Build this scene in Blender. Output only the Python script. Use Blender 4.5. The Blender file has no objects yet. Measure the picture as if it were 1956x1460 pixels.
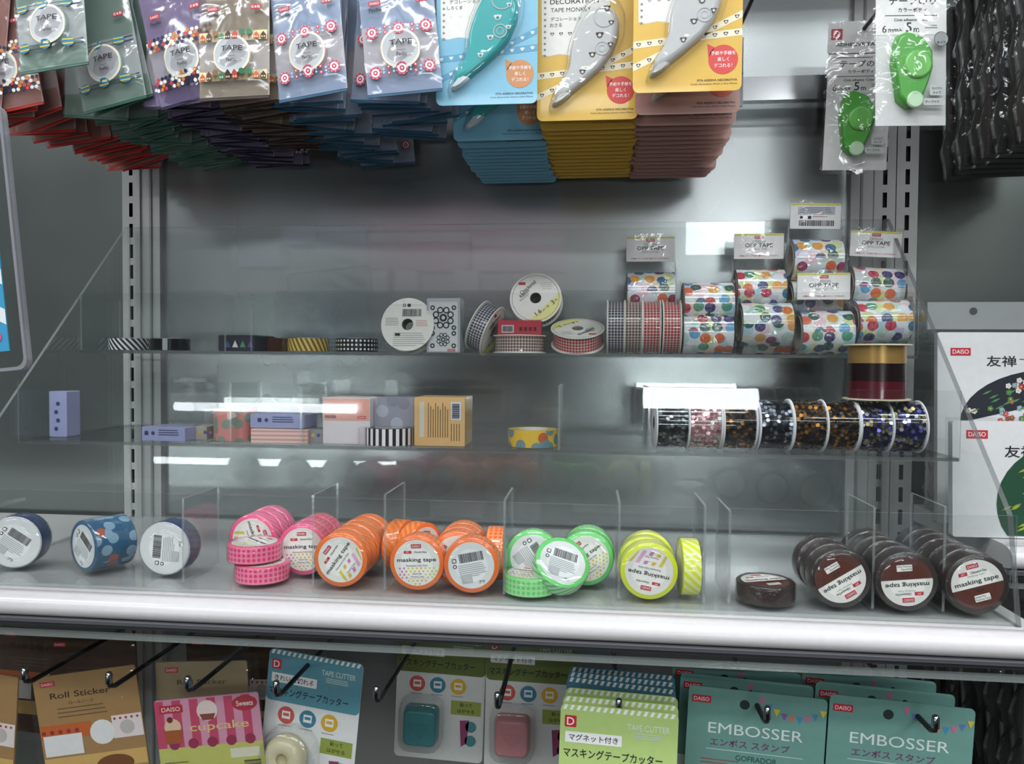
import bpy, math, random
from mathutils import Matrix, Vector, Euler
random.seed(7)
R = math.radians
SC = bpy.context.scene
COL = SC.collection

# ------------------------------------------------------------------ camera
CAM = Vector((0.1179, -0.8771, 1.3959)); YAW, PITCH, ROLL, FPX = 0.1015, 0.0288, 0.00763, 1450.0
_f = Vector((-math.sin(YAW)*math.cos(PITCH), math.cos(YAW)*math.cos(PITCH), -math.sin(PITCH)))
_r0 = Vector((math.cos(YAW), math.sin(YAW), 0)); _u0 = _r0.cross(_f)
_r = math.cos(ROLL)*_r0 + math.sin(ROLL)*_u0; _u = -math.sin(ROLL)*_r0 + math.cos(ROLL)*_u0
cd = bpy.data.cameras.new('camera'); cam = bpy.data.objects.new('camera', cd); COL.objects.link(cam)
cd.sensor_fit = 'HORIZONTAL'; cd.sensor_width = 36.0; cd.lens = FPX/1956*36.0
cd.clip_start = 0.02; cd.clip_end = 60
cam.matrix_world = Matrix(((_r.x, _u.x, -_f.x, CAM.x), (_r.y, _u.y, -_f.y, CAM.y), (_r.z, _u.z, -_f.z, CAM.z), (0, 0, 0, 1)))
SC.camera = cam

def at(u, v, Y):
    """point of the vertical plane at depth Y that a pixel of the photograph shows"""
    d = (u-978)/FPX*_r - (v-730)/FPX*_u + _f
    return CAM + d*((Y-CAM.y)/d.y)

# ------------------------------------------------------------------ world, exposure
w = bpy.data.worlds.new('world'); SC.world = w; w.use_nodes = True
w.node_tree.nodes['Background'].inputs[0].default_value = (0.80, 0.88, 0.90, 1)
w.node_tree.nodes['Background'].inputs[1].default_value = 0.10
SC.view_settings.view_transform = 'Standard'; SC.view_settings.look = 'None'
SC.view_settings.gamma = 1.0; SC.view_settings.use_curve_mapping = False
SC.view_settings.exposure = 0.0
SC.cycles.transparent_max_bounces = 32
SC.cycles.use_light_tree = False
SC.cycles.max_bounces = 5; SC.cycles.glossy_bounces = 3; SC.cycles.diffuse_bounces = 3
SC.cycles.caustics_reflective = False; SC.cycles.caustics_refractive = False
LAMP = 19.0          # emission of the ceiling tubes

# ------------------------------------------------------------------ materials
MC = {}
def srgb(c):
    if isinstance(c, str):
        c = [int(c[i:i+2], 16)/255 for i in (0, 2, 4)]
    return [(x/12.92 if x <= .04045 else ((x+.055)/1.055)**2.4) for x in c] + [1]
def newmat(name):
    m = bpy.data.materials.new(name); m.use_nodes = True
    nt = m.node_tree; nt.nodes.clear()
    out = nt.nodes.new('ShaderNodeOutputMaterial')
    return m, nt, out
def N(nt, t, **kw):
    n = nt.nodes.new(t)
    for k, v in kw.items(): setattr(n, k, v)
    return n
def math_(nt, op, a, b=None, c=None):
    n = N(nt, 'ShaderNodeMath', operation=op)
    for i, x in enumerate((a, b, c)):
        if x is None: continue
        if isinstance(x, (int, float)): n.inputs[i].default_value = x
        else: nt.links.new(x, n.inputs[i])
    return n.outputs[0]
def mixc(nt, fac, a, b):
    n = N(nt, 'ShaderNodeMix', data_type='RGBA')
    for i, x in ((0, fac), (6, a), (7, b)):
        if isinstance(x, (int, float)): n.inputs[i].default_value = x
        elif isinstance(x, (list, tuple)): n.inputs[i].default_value = x
        else: nt.links.new(x, n.inputs[i])
    return n.outputs[2]
def pbsdf(nt, out, col, rough=.5, metal=0., spec=.5, coat=0.):
    p = N(nt, 'ShaderNodeBsdfPrincipled')
    if isinstance(col, (list, tuple)): p.inputs['Base Color'].default_value = col
    else: nt.links.new(col, p.inputs['Base Color'])
    p.inputs['Roughness'].default_value = rough; p.inputs['Metallic'].default_value = metal
    p.inputs['Specular IOR Level'].default_value = spec; p.inputs['Coat Weight'].default_value = coat
    p.inputs['Coat Roughness'].default_value = .05
    nt.links.new(p.outputs[0], out.inputs[0]); return p
def solid(c, rough=.5, metal=0., spec=.5, coat=0., grain=.03):
    key = ('s', str(c), rough, metal, coat)
    if key in MC: return MC[key]
    m, nt, out = newmat('plain_' + str(c)); col = srgb(c)
    tc = N(nt, 'ShaderNodeTexCoord'); nz = N(nt, 'ShaderNodeTexNoise'); nz.inputs['Scale'].default_value = 160
    nt.links.new(tc.outputs['Object'], nz.inputs['Vector'])
    a = [x*(1-grain*2) for x in col[:3]]+[1]; b = [min(1, x*(1+grain*2)) for x in col[:3]]+[1]
    pbsdf(nt, out, mixc(nt, nz.outputs[0], a, b), rough, metal, spec, coat)
    MC[key] = m; return m
def glassy(name, tint, gloss, rough, base=.04, haze=0., hazecol=(.8, .82, .82, 1), bump=0., scale=60.):
    """thin clear sheet: what lies behind, plus a mirror share that grows at grazing angles, plus a little dust"""
    if name in MC: return MC[name]
    m, nt, out = newmat(name)
    tr = N(nt, 'ShaderNodeBsdfTransparent'); tr.inputs[0].default_value = tint
    gl = N(nt, 'ShaderNodeBsdfGlossy'); gl.inputs['Roughness'].default_value = rough
    lw = N(nt, 'ShaderNodeLayerWeight'); lw.inputs[0].default_value = .5
    fac = math_(nt, 'MULTIPLY_ADD', math_(nt, 'POWER', lw.outputs['Facing'], 4.0), gloss, base)
    if bump:
        tc = N(nt, 'ShaderNodeTexCoord'); nz = N(nt, 'ShaderNodeTexNoise'); nz.inputs['Scale'].default_value = scale
        nz.inputs['Detail'].default_value = 2; nz.inputs['Distortion'].default_value = .6
        nt.links.new(tc.outputs['Object'], nz.inputs['Vector'])
        bp = N(nt, 'ShaderNodeBump'); bp.inputs['Strength'].default_value = bump; bp.inputs['Distance'].default_value = .004
        nt.links.new(nz.outputs[0], bp.inputs['Height']); nt.links.new(bp.outputs[0], gl.inputs['Normal'])
    mx = N(nt, 'ShaderNodeMixShader'); nt.links.new(fac, mx.inputs[0])
    nt.links.new(tr.outputs[0], mx.inputs[1]); nt.links.new(gl.outputs[0], mx.inputs[2])
    last = mx
    if haze:
        df = N(nt, 'ShaderNodeBsdfDiffuse'); df.inputs[0].default_value = hazecol
        m2 = N(nt, 'ShaderNodeMixShader'); m2.inputs[0].default_value = haze
        nt.links.new(mx.outputs[0], m2.inputs[1]); nt.links.new(df.outputs[0], m2.inputs[2]); last = m2
    nt.links.new(last.outputs[0], out.inputs[0]); MC[name] = m; return m
def uvxy(nt):
    tc = N(nt, 'ShaderNodeTexCoord'); s = N(nt, 'ShaderNodeSeparateXYZ'); nt.links.new(tc.outputs['UV'], s.inputs[0])
    return s.outputs[0], s.outputs[1], tc.outputs['UV']
def gingham(c, p=.0032):
    key = ('g', c)
    if key in MC: return MC[key]
    m, nt, out = newmat('gingham_'+c); u, v, _ = uvxy(nt)
    a = math_(nt, 'GREATER_THAN', math_(nt, 'FRACT', math_(nt, 'DIVIDE', u, p)), .36)
    b = math_(nt, 'GREATER_THAN', math_(nt, 'FRACT', math_(nt, 'DIVIDE', v, p)), .36)
    f = math_(nt, 'MULTIPLY', math_(nt, 'ADD', a, b), .5)
    pbsdf(nt, out, mixc(nt, f, srgb('e6dcd4'), srgb(c)), .6); MC[key] = m; return m
def stripes(c1, c2, p=.008, kx=1., ky=1., duty=.5, rough=.35):
    key = ('st', c1, c2, p, kx, ky)
    if key in MC: return MC[key]
    m, nt, out = newmat('stripe_'+c1); u, v, _ = uvxy(nt)
    t = math_(nt, 'ADD', math_(nt, 'MULTIPLY', u, kx), math_(nt, 'MULTIPLY', v, ky))
    f = math_(nt, 'GREATER_THAN', math_(nt, 'FRACT', math_(nt, 'DIVIDE', t, p)), duty)
    pbsdf(nt, out, mixc(nt, f, srgb(c1), srgb(c2)), rough); MC[key] = m; return m
def dots(c1, c2, p=.004, r=.36, rough=.35):
    key = ('dt', c1, c2, p)
    if key in MC: return MC[key]
    m, nt, out = newmat('dot_'+c1); u, v, _ = uvxy(nt)
    a = math_(nt, 'SUBTRACT', math_(nt, 'FRACT', math_(nt, 'DIVIDE', u, p)), .5)
    b = math_(nt, 'SUBTRACT', math_(nt, 'FRACT', math_(nt, 'DIVIDE', v, p)), .5)
    d = math_(nt, 'SQRT', math_(nt, 'ADD', math_(nt, 'MULTIPLY', a, a), math_(nt, 'MULTIPLY', b, b)))
    pbsdf(nt, out, mixc(nt, math_(nt, 'LESS_THAN', d, r), srgb(c1), srgb(c2)), rough); MC[key] = m; return m
def watercolour(seed=0):
    """white tape printed with overlapping watercolour dots in many colours"""
    key = ('wc', seed)
    if key in MC: return MC[key]
    m, nt, out = newmat('watercolour_dots'); _, _, uv = uvxy(nt)
    col = srgb('eef2f4')
    for i, (sc, th, cols, fac) in enumerate((
            (72, .46, ('9fd4e4', 'f2c6cf', 'd8e48a', 'f6dcb8', 'b7d8c8', 'dfe6ee', 'c9bfe0'), .75),
            (74, .40, ('e8f0f2', '9c2f63', 'e0672f', '2f6f8e', 'c7314a', '3f3a78', 'e6a23a', '4f9c7a', 'eef2f4', '5aa6cf', '2d5d4f'), .92))):
        mp = N(nt, 'ShaderNodeMapping'); mp.inputs['Location'].default_value = (seed*.31+i*.017, seed*.17+i*.4, 0)
        nt.links.new(uv, mp.inputs[0])
        vo = N(nt, 'ShaderNodeTexVoronoi', voronoi_dimensions='2D'); vo.inputs['Scale'].default_value = sc; vo.inputs['Randomness'].default_value = .55
        nt.links.new(mp.outputs[0], vo.inputs['Vector'])
        cr = N(nt, 'ShaderNodeValToRGB'); cr.color_ramp.interpolation = 'CONSTANT'
        el = cr.color_ramp.elements
        el[0].color = srgb(cols[0]); el[0].position = 0; el[1].color = srgb(cols[1]); el[1].position = 1/len(cols)
        for k in range(2, len(cols)):
            e = el.new(k/len(cols)); e.color = srgb(cols[k])
        s = N(nt, 'ShaderNodeSeparateColor'); nt.links.new(vo.outputs['Color'], s.inputs[0]); nt.links.new(s.outputs[0], cr.inputs[0])
        nz = N(nt, 'ShaderNodeTexNoise'); nz.inputs['Scale'].default_value = 300; nt.links.new(uv, nz.inputs['Vector'])
        f = math_(nt, 'MULTIPLY', math_(nt, 'LESS_THAN', vo.outputs['Distance'], th), math_(nt, 'MULTIPLY_ADD', nz.outputs[0], .5, fac-.25))
        col = mixc(nt, f, col, cr.outputs[0])
    pbsdf(nt, out, col, .18, coat=.6); MC[key] = m; return m
def blotch(c1, c2, c3, sc=90, rough=.4):
    key = ('bl', c1, c2, c3)
    if key in MC: return MC[key]
    m, nt, out = newmat('printed_'+c1); _, _, uv = uvxy(nt)
    vo = N(nt, 'ShaderNodeTexVoronoi', voronoi_dimensions='2D'); vo.inputs['Scale'].default_value = sc; nt.links.new(uv, vo.inputs['Vector'])
    s = N(nt, 'ShaderNodeSeparateColor'); nt.links.new(vo.outputs['Color'], s.inputs[0])
    near = math_(nt, 'LESS_THAN', vo.outputs['Distance'], .36)
    pick = mixc(nt, math_(nt, 'GREATER_THAN', s.outputs[0], .5), srgb(c2), srgb(c3))
    pbsdf(nt, out, mixc(nt, math_(nt, 'MULTIPLY', near, .85), srgb(c1), pick), rough); MC[key] = m; return m
def emit(c, s):
    key = ('e', c, s)
    if key in MC: return MC[key]
    m, nt, out = newmat('lamp_glow'); e = N(nt, 'ShaderNodeEmission'); e.inputs[0].default_value = srgb(c); e.inputs[1].default_value = s
    nt.links.new(e.outputs[0], out.inputs[0]); MC[key] = m; return m
def brushed(name, c, r0, r1, metal=1., sx=3., sz=3., bump=0.):
    """sheet metal whose polish varies from patch to patch"""
    if name in MC: return MC[name]
    m, nt, out = newmat(name)
    tc = N(nt, 'ShaderNodeTexCoord'); mp = N(nt, 'ShaderNodeMapping'); mp.inputs['Scale'].default_value = (sx, 1, sz)
    nt.links.new(tc.outputs['Object'], mp.inputs[0])
    nz = N(nt, 'ShaderNodeTexNoise'); nz.inputs['Scale'].default_value = 2.2; nz.inputs['Detail'].default_value = 3; nt.links.new(mp.outputs[0], nz.inputs['Vector'])
    mr = N(nt, 'ShaderNodeMapRange'); mr.inputs[1].default_value = .3; mr.inputs[2].default_value = .7; mr.inputs[3].default_value = r0; mr.inputs[4].default_value = r1
    nt.links.new(nz.outputs[0], mr.inputs[0])
    p = pbsdf(nt, out, srgb(c), .2, metal); nt.links.new(mr.outputs[0], p.inputs['Roughness'])
    if bump:
        n2 = N(nt, 'ShaderNodeTexNoise'); n2.inputs['Scale'].default_value = 4; nt.links.new(tc.outputs['Object'], n2.inputs['Vector'])
        bp = N(nt, 'ShaderNodeBump'); bp.inputs['Strength'].default_value = bump; bp.inputs['Distance'].default_value = .01
        nt.links.new(n2.outputs[0], bp.inputs['Height']); nt.links.new(bp.outputs[0], p.inputs['Normal'])
    MC[name] = m; return m

ACR = glassy('clear_acrylic', (.965, .975, .972, 1), .55, .015, base=.028, haze=.004)
ACRE = glassy('acrylic_edge', (.80, .84, .83, 1), .5, .1, base=.14, haze=.16, hazecol=(.78, .82, .80, 1))
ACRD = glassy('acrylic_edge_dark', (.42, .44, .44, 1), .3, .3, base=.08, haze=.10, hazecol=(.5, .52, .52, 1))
FILM = glassy('crinkled_film', (.985, .985, .985, 1), .6, .07, base=.05, haze=.012, bump=.6, scale=45)
FILMT = glassy('tight_film', (.99, .99, .99, 1), .5, .05, base=.055)
BLIS = glassy('blister_plastic', (.97, .98, .98, 1), .8, .05, base=.10, haze=.02, bump=.15, scale=50)
def tfilm(c, a, name):
    return glassy('tinted_film_'+name, [x**.45 for x in srgb(c)[:3]]+[1], .6, .10, base=.09, haze=a, hazecol=srgb(c), bump=.4, scale=34)
WHITE = solid('efefec', .45); CARDW = solid('e9e7e0', .6); INK = solid('1d1d22', .6); GREY = solid('8f9294', .55)
LOGO = solid('c2283a', .5); CHROME = solid('b9bcc0', .12, 1.); BLACKM = solid('24262a', .32, .6)
LOGOT = solid('f6e9e6', .5); PALEGREY = solid('c9cbcd', .6)

# ------------------------------------------------------------------ lettering (built-in font), all strings made in one pass
STR = ['TAPE', 'Pavilio', 'Produced by', 'DAISO', 'JAPAN', 'masking tape', '15mm×7m', '15mm×5m', 'Fluorescent Color Dots', 'Masking Tape', 'JAC',
       'Animal Party', 'DECORATION', 'TAPE MONKEY', 'デコレーション', 'おさる', 'しろくま', '手紙や手帳を', '楽しく', 'デコれる！',
       'FITA ADESIVA DECORATIVA', 'Cinta decorativa (5mm x 6m) Mono', '5mm', '6m', 'ADHESIVE TAPE', 'テープのり', 'カラーボディ',
       'Cinta adhesiva ·Color', '6', 'mm×', '5', 'm', 'コンパクト', 'タイプ', 'テープのり ', 'D', 'DESIGN', 'OPP TAPE', '- WITH CUTTER -', '48mm×10m',
       '※ 商品のテープを切り替えることができます。', 'Checkered', 'Ribbon', 'Plaid Color', '1.6', 'cm × 約', '3', '友禅', '一', 'TAPE CUTTER',
       'マグネット付き', 'きれいに切れる', 'マスキングテープカッター', 'EMBOSSER', 'エンボス スタンプ', 'GOFRADOR', '紙に凸凹をつける', 'Roll Sticker',
       'ロールシール', 'Sweets', 'cupcake', 'SO', '日本製', 'プラ', '紙', 'MOTIF', 'TIME', '0', 'がま口', '貼って', 'はがせる']
TX = {}
def _letters():
    obs = []
    for s in dict.fromkeys(STR):
        cu = bpy.data.curves.new('t', 'FONT'); cu.body = s; cu.resolution_u = 3 if ord(s[0]) < 256 else 2 if len(s) < 6 else 1; cu.size = 1; cu.offset = 0 if 'M' in s else .010
        o = bpy.data.objects.new('t', cu); COL.objects.link(o); obs.append((s, o, cu))
    dg = bpy.context.evaluated_depsgraph_get(); dg.update()
    for s, o, cu in obs:
        e = o.evaluated_get(dg); me = e.to_mesh()
        vs = [(v.co.x, v.co.y) for v in me.vertices]; fs = [tuple(p.vertices) for p in me.polygons]
        if vs:
            x0 = min(v[0] for v in vs); x1 = max(v[0] for v in vs); y0 = min(v[1] for v in vs); y1 = max(v[1] for v in vs)
            TX[s] = (vs, fs, x0, x1, y0, y1)
        e.to_mesh_clear()
    for s, o, cu in obs:
        bpy.data.objects.remove(o); bpy.data.curves.remove(cu)
_letters()

# ------------------------------------------------------------------ mesh collector
def rrect(w, h, r, n=4, cx=0, cz=0):
    r = min(r, w/2-1e-5, h/2-1e-5); P = []
    for sx, sz, a in ((1, 1, 0), (-1, 1, 90), (-1, -1, 180), (1, -1, 270)):
        for k in range(n+1):
            t = R(a+90*k/n); P.append((cx+sx*(w/2-r)+r*math.cos(t), cz+sz*(h/2-r)+r*math.sin(t)))
    return P
def circle(r, n=24, cx=0, cz=0, ex=1.):
    return [(cx+r*math.cos(2*math.pi*k/n), cz+r*ex*math.sin(2*math.pi*k/n)) for k in range(n)]
class MB:
    def __init__(s):
        s.v, s.f, s.m, s.uv, s.sm, s.mats, s.M, s.surf = [], [], [], [], [], [], Matrix(), None
    def mi(s, mat):
        if mat not in s.mats: s.mats.append(mat)
        return s.mats.index(mat)
    def add(s, vs, fs, mat, uvs=None, smooth=False):
        b = len(s.v); k = s.mi(mat)
        for i, p in enumerate(vs):
            p = Vector(p); s.uv.append(uvs[i] if uvs else (p.x, p.z))
            if s.surf: p.y += s.surf(p.x, p.z)
            s.v.append(s.M @ p)
        for f in fs:
            s.f.append([b+i for i in f]); s.m.append(k); s.sm.append(smooth)
        return s
    def box(s, x0, x1, y0, y1, z0, z1, mat, edge=None, faces='xy'):
        """edge: material of the four narrow sides of a sheet; faces names the two axes NOT normal to the broad faces"""
        vs = [(x, y, z) for x in (x0, x1) for y in (y0, y1) for z in (z0, z1)]
        F = {'x': [(0, 1, 3, 2), (4, 6, 7, 5)], 'y': [(0, 4, 5, 1), (2, 3, 7, 6)], 'z': [(0, 2, 6, 4), (1, 5, 7, 3)]}
        for ax in 'xyz':
            s.add(vs, F[ax], mat if (edge is None or ax not in faces) else edge)
        return s
    def loft(s, rings, mat, uvs=None, smooth=True, close=True, cap0=None, cap1=None):
        n = len(rings[0]); vs = [p for r in rings for p in r]; fs = []
        for i in range(len(rings)-1):
            for k in range(n if close else n-1):
                j = (k+1) % n; fs.append((i*n+k, i*n+j, (i+1)*n+j, (i+1)*n+k))
        s.add(vs, fs, mat, uvs, smooth)
        if cap0: s.add(rings[0], [tuple(range(n))], cap0)
        if cap1: s.add(rings[-1], [tuple(range(n))[::-1]], cap1)
        return s
    def lathe(s, prof, mat, seg=32, cap0=None, cap1=None, smooth=True):
        """prof: (radius, y) pairs, turned about the local Y axis; open seam so that the pattern runs in metres"""
        rings, uvs = [], []
        for r, y in prof:
            rings.append([(r*math.cos(2*math.pi*k/seg), y, r*math.sin(2*math.pi*k/seg)) for k in range(seg+1)])
        rr = max(r for r, _ in prof); L = 0
        for i, (r, y) in enumerate(prof):
            if i: L += math.hypot(r-prof[i-1][0], y-prof[i-1][1])
            uvs += [(2*math.pi*k/seg*rr, L) for k in range(seg+1)]
        s.loft(rings, mat, uvs, smooth, close=False)
        if cap0: s.add(rings[0][:-1], [tuple(range(seg))], cap0)
        if cap1: s.add(rings[-1][:-1], [tuple(range(seg))[::-1]], cap1)
        return s
    def prism(s, P, y0, y1, mat, side=None):
        n = len(P); a = [(x, y0, z) for x, z in P]; b = [(x, y1, z) for x, z in P]
        s.add(a, [tuple(range(n))], mat); s.add(b, [tuple(range(n))[::-1]], mat)
        s.add(a+b, [(k, k+n, (k+1) % n + n, (k+1) % n) for k in range(n)], side or mat); return s
    def dome(s, P, y0, h, mat, steps=4, inset=.35, power=2., cap=None):
        """raised bubble over outline P: starts at y0, rises h towards -Y, drawn in towards its middle line"""
        cx = sum(p[0] for p in P)/len(P); cz = sum(p[1] for p in P)/len(P); rings = []
        for i in range(steps+1):
            t = i/steps; k = 1-inset*(t**power); y = y0-h*math.sin(t*math.pi/2)
            rings.append([(cx+(x-cx)*k, y, cz+(z-cz)*k) for x, z in P])
        s.loft(rings, mat); n = len(P); s.add(rings[-1], [tuple(range(n))], cap or mat); return s
    def flat(s, P, y, mat): return s.add([(x, y, z) for x, z in P], [tuple(range(len(P)))], mat)
    def rect(s, x0, z0, x1, z1, y, mat): return s.flat([(x0, z0), (x1, z0), (x1, z1), (x0, z1)], y, mat)
    def circ(s, cx, cz, r, y, mat, n=16): return s.flat(circle(r, n, cx, cz), y, mat)
    def ring(s, cx, cz, r0, r1, y, mat, n=24):
        a, b = circle(r0, n, cx, cz), circle(r1, n, cx, cz)
        return s.add([(x, y, z) for x, z in a+b], [(k, (k+1) % n, (k+1) % n+n, k+n) for k in range(n)], mat)
    def text(s, t, x, z, h, y, mat, w=None, al='c', rot=0., sq=None):
        vs, fs, x0, x1, y0, y1 = TX[t]; k = h/max(y1-y0, .3); kx = k
        if w: kx = w/max(x1-x0, 1e-6)
        if sq: kx = k*sq
        W = (x1-x0)*kx; ox = {'c': -W/2, 'l': 0, 'r': -W}[al]; c, sn = math.cos(R(rot)), math.sin(R(rot)); o = []
        for a, b in vs:
            px, pz = (a-x0)*kx+ox, (b-(y0+y1)/2)*k
            o.append((x+px*c-pz*sn, y, z+px*sn+pz*c))
        return s.add(o, fs, mat)
    def bars(s, x0, x1, z0, z1, y, mat, n=18, rnd=None, vert=False):
        rnd = rnd or random.Random(3); t = 0; L = (z1-z0) if vert else (x1-x0); st = L/(n*1.0)
        while t < L-st*.4:
            wd = st*rnd.choice((.3, .5, .8)); 
            if vert: s.rect(x0, z0+t, x1, z0+t+wd, y, mat)
            else: s.rect(x0+t, z0, x0+t+wd, z1, y, mat)
            t += wd+st*rnd.choice((.25, .4))
        return s
    def lines(s, x0, x1, z, dz, n, y, mat, th=.00035, rnd=None):
        rnd = rnd or random.Random(5)
        for k in range(n): s.rect(x0, z-k*dz-th, x0+(x1-x0)*rnd.uniform(.7, 1), z-k*dz+th, y, mat)
        return s
    def tube(s, pts, r, mat, seg=10, cap=True):
        rings = []; pts = [Vector(p) for p in pts]; up = Vector((.31, .2, .93))
        for i, p in enumerate(pts):
            d = (pts[min(i+1, len(pts)-1)]-pts[max(i-1, 0)]).normalized(); a = d.cross(up).normalized(); b = d.cross(a)
            rr = r[i] if isinstance(r, (list, tuple)) else r
            rings.append([p+rr*(math.cos(2*math.pi*k/seg)*a+math.sin(2*math.pi*k/seg)*b) for k in range(seg)])
        return s.loft(rings, mat, cap0=mat if cap else None, cap1=mat if cap else None)
    def mesh(s, name):
        me = bpy.data.meshes.new(name); me.from_pydata([tuple(p) for p in s.v], [], s.f)
        for m in s.mats: me.materials.append(m)
        me.polygons.foreach_set('material_index', s.m); me.polygons.foreach_set('use_smooth', s.sm)
        ul = me.uv_layers.new(name='uv'); li = [0]*len(me.loops); me.loops.foreach_get('vertex_index', li)
        ul.data.foreach_set('uv', [c for i in li for c in s.uv[i]])
        me.update(); return me

def tag(o, label=None, cat=None, group=None, kind=None):
    for k, v in (('label', label), ('category', cat), ('group', group), ('kind', kind)):
        if v: o[k] = v
    return o
def link(name, me, parent=None, M=None):
    o = bpy.data.objects.new(name, me); COL.objects.link(o)
    if parent: o.parent = parent
    if M is not None: o.matrix_local = M
    return o
# a prototype is a list of (part name, mesh or MB, sub-parts, extra) rows
def proto(*rows):
    out = []
    for r in rows:
        nm, mb = r[0], r[1]; subs = r[2] if len(r) > 2 else (); ex = r[3] if len(r) > 3 else {}
        out.append((nm, mb.mesh(nm) if isinstance(mb, MB) else mb, proto(*subs) if subs else (), ex))
    return out
def grow(rows, parent):
    for nm, me, subs, ex in rows:
        o = link(nm, me, parent); tag(o, ex.get('label'), None, None, ex.get('kind'))
        grow(subs, o)
def place(pr, name, loc, rot, label, cat, group=None):
    """rot: Euler angles in degrees, applied roll (own axis Y) first, then the others"""
    o = link(name, None)
    o.location = loc
    rx, ry, rz = rot
    o.rotation_mode = 'XYZ'
    o.rotation_euler = (Matrix.Rotation(R(rz), 3, 'Z') @ Matrix.Rotation(R(rx), 3, 'X') @ Matrix.Rotation(R(ry), 3, 'Y')).to_euler('XYZ')
    tag(o, label, cat, group); grow(pr, o); return o
def struct(name, mb, parent=None):
    o = link(name, mb.mesh(name), parent)
    if not parent: o['kind'] = 'structure'
    return o

# ================================================================== THE SETTING
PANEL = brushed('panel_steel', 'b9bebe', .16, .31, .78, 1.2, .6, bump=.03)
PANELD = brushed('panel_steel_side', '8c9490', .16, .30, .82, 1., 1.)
PAINT = solid('b9bab8', .35, .1); SHELFW = solid('d3cfcf', .3, coat=.2); SLOT_SHADE = solid('0c0c0d', .8)
m = MB().box(-3, 3, -4.5, .6, -.02, 0, solid('6a6762', .35)); struct('floor', m)
m = MB().box(-3, 3, -4.5, .6, 2.72, 2.74, solid('dedede', .8)); struct('ceiling', m)
m = MB().box(-3, 3, -4.52, -4.5, 0, 2.72, solid('e4e2dc', .7)); struct('wall_front', m)
wb = struct('wall_back', MB().box(-.428, .428, .012, .02, .12, 2.2, PANEL))
for sx in (-1, 1):
    f = MB(); a, b = sorted((sx*.428, sx*.404)); f.box(a, b, .003, .012, .12, 2.2, PAINT)
    c = sx*.415; f.box(c-.0012, c+.0012, .001, .003, .12, 2.2, solid('8c8e8d', .4)); struct('panel_flange', f, wb)
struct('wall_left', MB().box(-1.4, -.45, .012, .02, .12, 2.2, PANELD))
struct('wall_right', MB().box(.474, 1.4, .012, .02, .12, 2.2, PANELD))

def upright(x, label):
    o = link('slotted_upright', None); tag(o, label, 'post'); o.location = (x, 0, .12)
    hw, sw, sh = .0112, .0023, .0083; m = MB(); z0, z1 = 0, 2.08
    zs = [.025*n+.0 for n in range(1, 83)]           # slot centres on the 25 mm pitch
    zs = [z+.005 for z in zs]
    cur = z0
    for z in zs:
        m.add([(-sw, 0, cur), (sw, 0, cur), (sw, 0, z-sh), (-sw, 0, z-sh)], [(0, 1, 2, 3)], PAINT); cur = z+sh
    m.add([(-sw, 0, cur), (sw, 0, cur), (sw, 0, z1), (-sw, 0, z1)], [(0, 1, 2, 3)], PAINT)
    m.add([(-hw, 0, z0), (-sw, 0, z0), (-sw, 0, z1), (-hw, 0, z1)], [(0, 1, 2, 3)], PAINT)
    m.add([(sw, 0, z0), (hw, 0, z0), (hw, 0, z1), (sw, 0, z1)], [(0, 1, 2, 3)], PAINT)
    m.box(-hw, -hw+.001, .0002, .026, z0, z1, PAINT); m.box(hw-.001, hw, .0002, .026, z0, z1, PAINT)
    link('post_face', m.mesh('post_face'), o)
    link('slot_shade_fill', MB().box(-hw+.0011, hw-.0011, .006, .024, z0, z1, SLOT_SHADE).mesh('slot_shade_fill'), o)  # near-black filler: the shade inside the slots is put into its colour
upright(-.439, 'grey slotted steel upright at the left end of the clear rack')
upright(.439, 'grey slotted steel upright at the right end of the clear rack, left of a pair')
upright(.4625, 'grey slotted steel upright of the neighbouring bay, right of a pair')

def shelf(x0, x1, z, yf, label, thick=.018):
    o = link('display_shelf', None); o.location = (0, 0, z); tag(o, label, 'shelf')
    link('shelf_board', MB().box(x0, x1, yf+.006, -.001, -thick, 0, SHELFW).mesh('shelf_board'), o)
    prof = [(yf+.006, -.0005), (yf, -.001), (yf-.005, -.003), (yf-.0085, -.0068), (yf-.0095, -.011), (yf-.0085, -.0155), (yf-.005, -.0185), (yf+.002, -.020), (yf+.006, -.020)]
    m = MB(); m.loft([[(x, y, zz) for y, zz in prof] for x in (x0, x1)], SHELFW, smooth=True, cap0=SHELFW, cap1=SHELFW)
    link('front_rail', m.mesh('front_rail'), o)
    m = MB(); g = solid('6d6a70', .3)
    m.box(x0, x1, yf-.004, yf+.004, -.0245, -.0202, g, None); m.box(x0, x1, yf-.0015, yf+.004, -.028, -.0245, solid('2c2a2e', .4))
    link('price_channel_back', m.mesh('price_channel_back'), o)
    m = MB(); m.box(x0, x1, yf-.0075, yf-.0055, -.035, -.0205, ACR, ACRE, 'xz'); m.box(x0, x1, yf-.0055, yf+.003, -.035, -.033, ACRE)
    link('price_channel_cover', m.mesh('price_channel_cover'), o)
    return o
shelf(-.95, .452, 1.200, -.292, 'long white shelf with rounded front edge carrying the clear rack')
shelf(.476, .95, 1.240, -.190, 'short white shelf of the right bay holding white fan-printed packs')

shelf(-1.3, 1.3, 1.955, -.30, 'added unseen white upper shelf that shades the hanging goods')  # out of view, added to block overhead light from the rear rows
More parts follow.
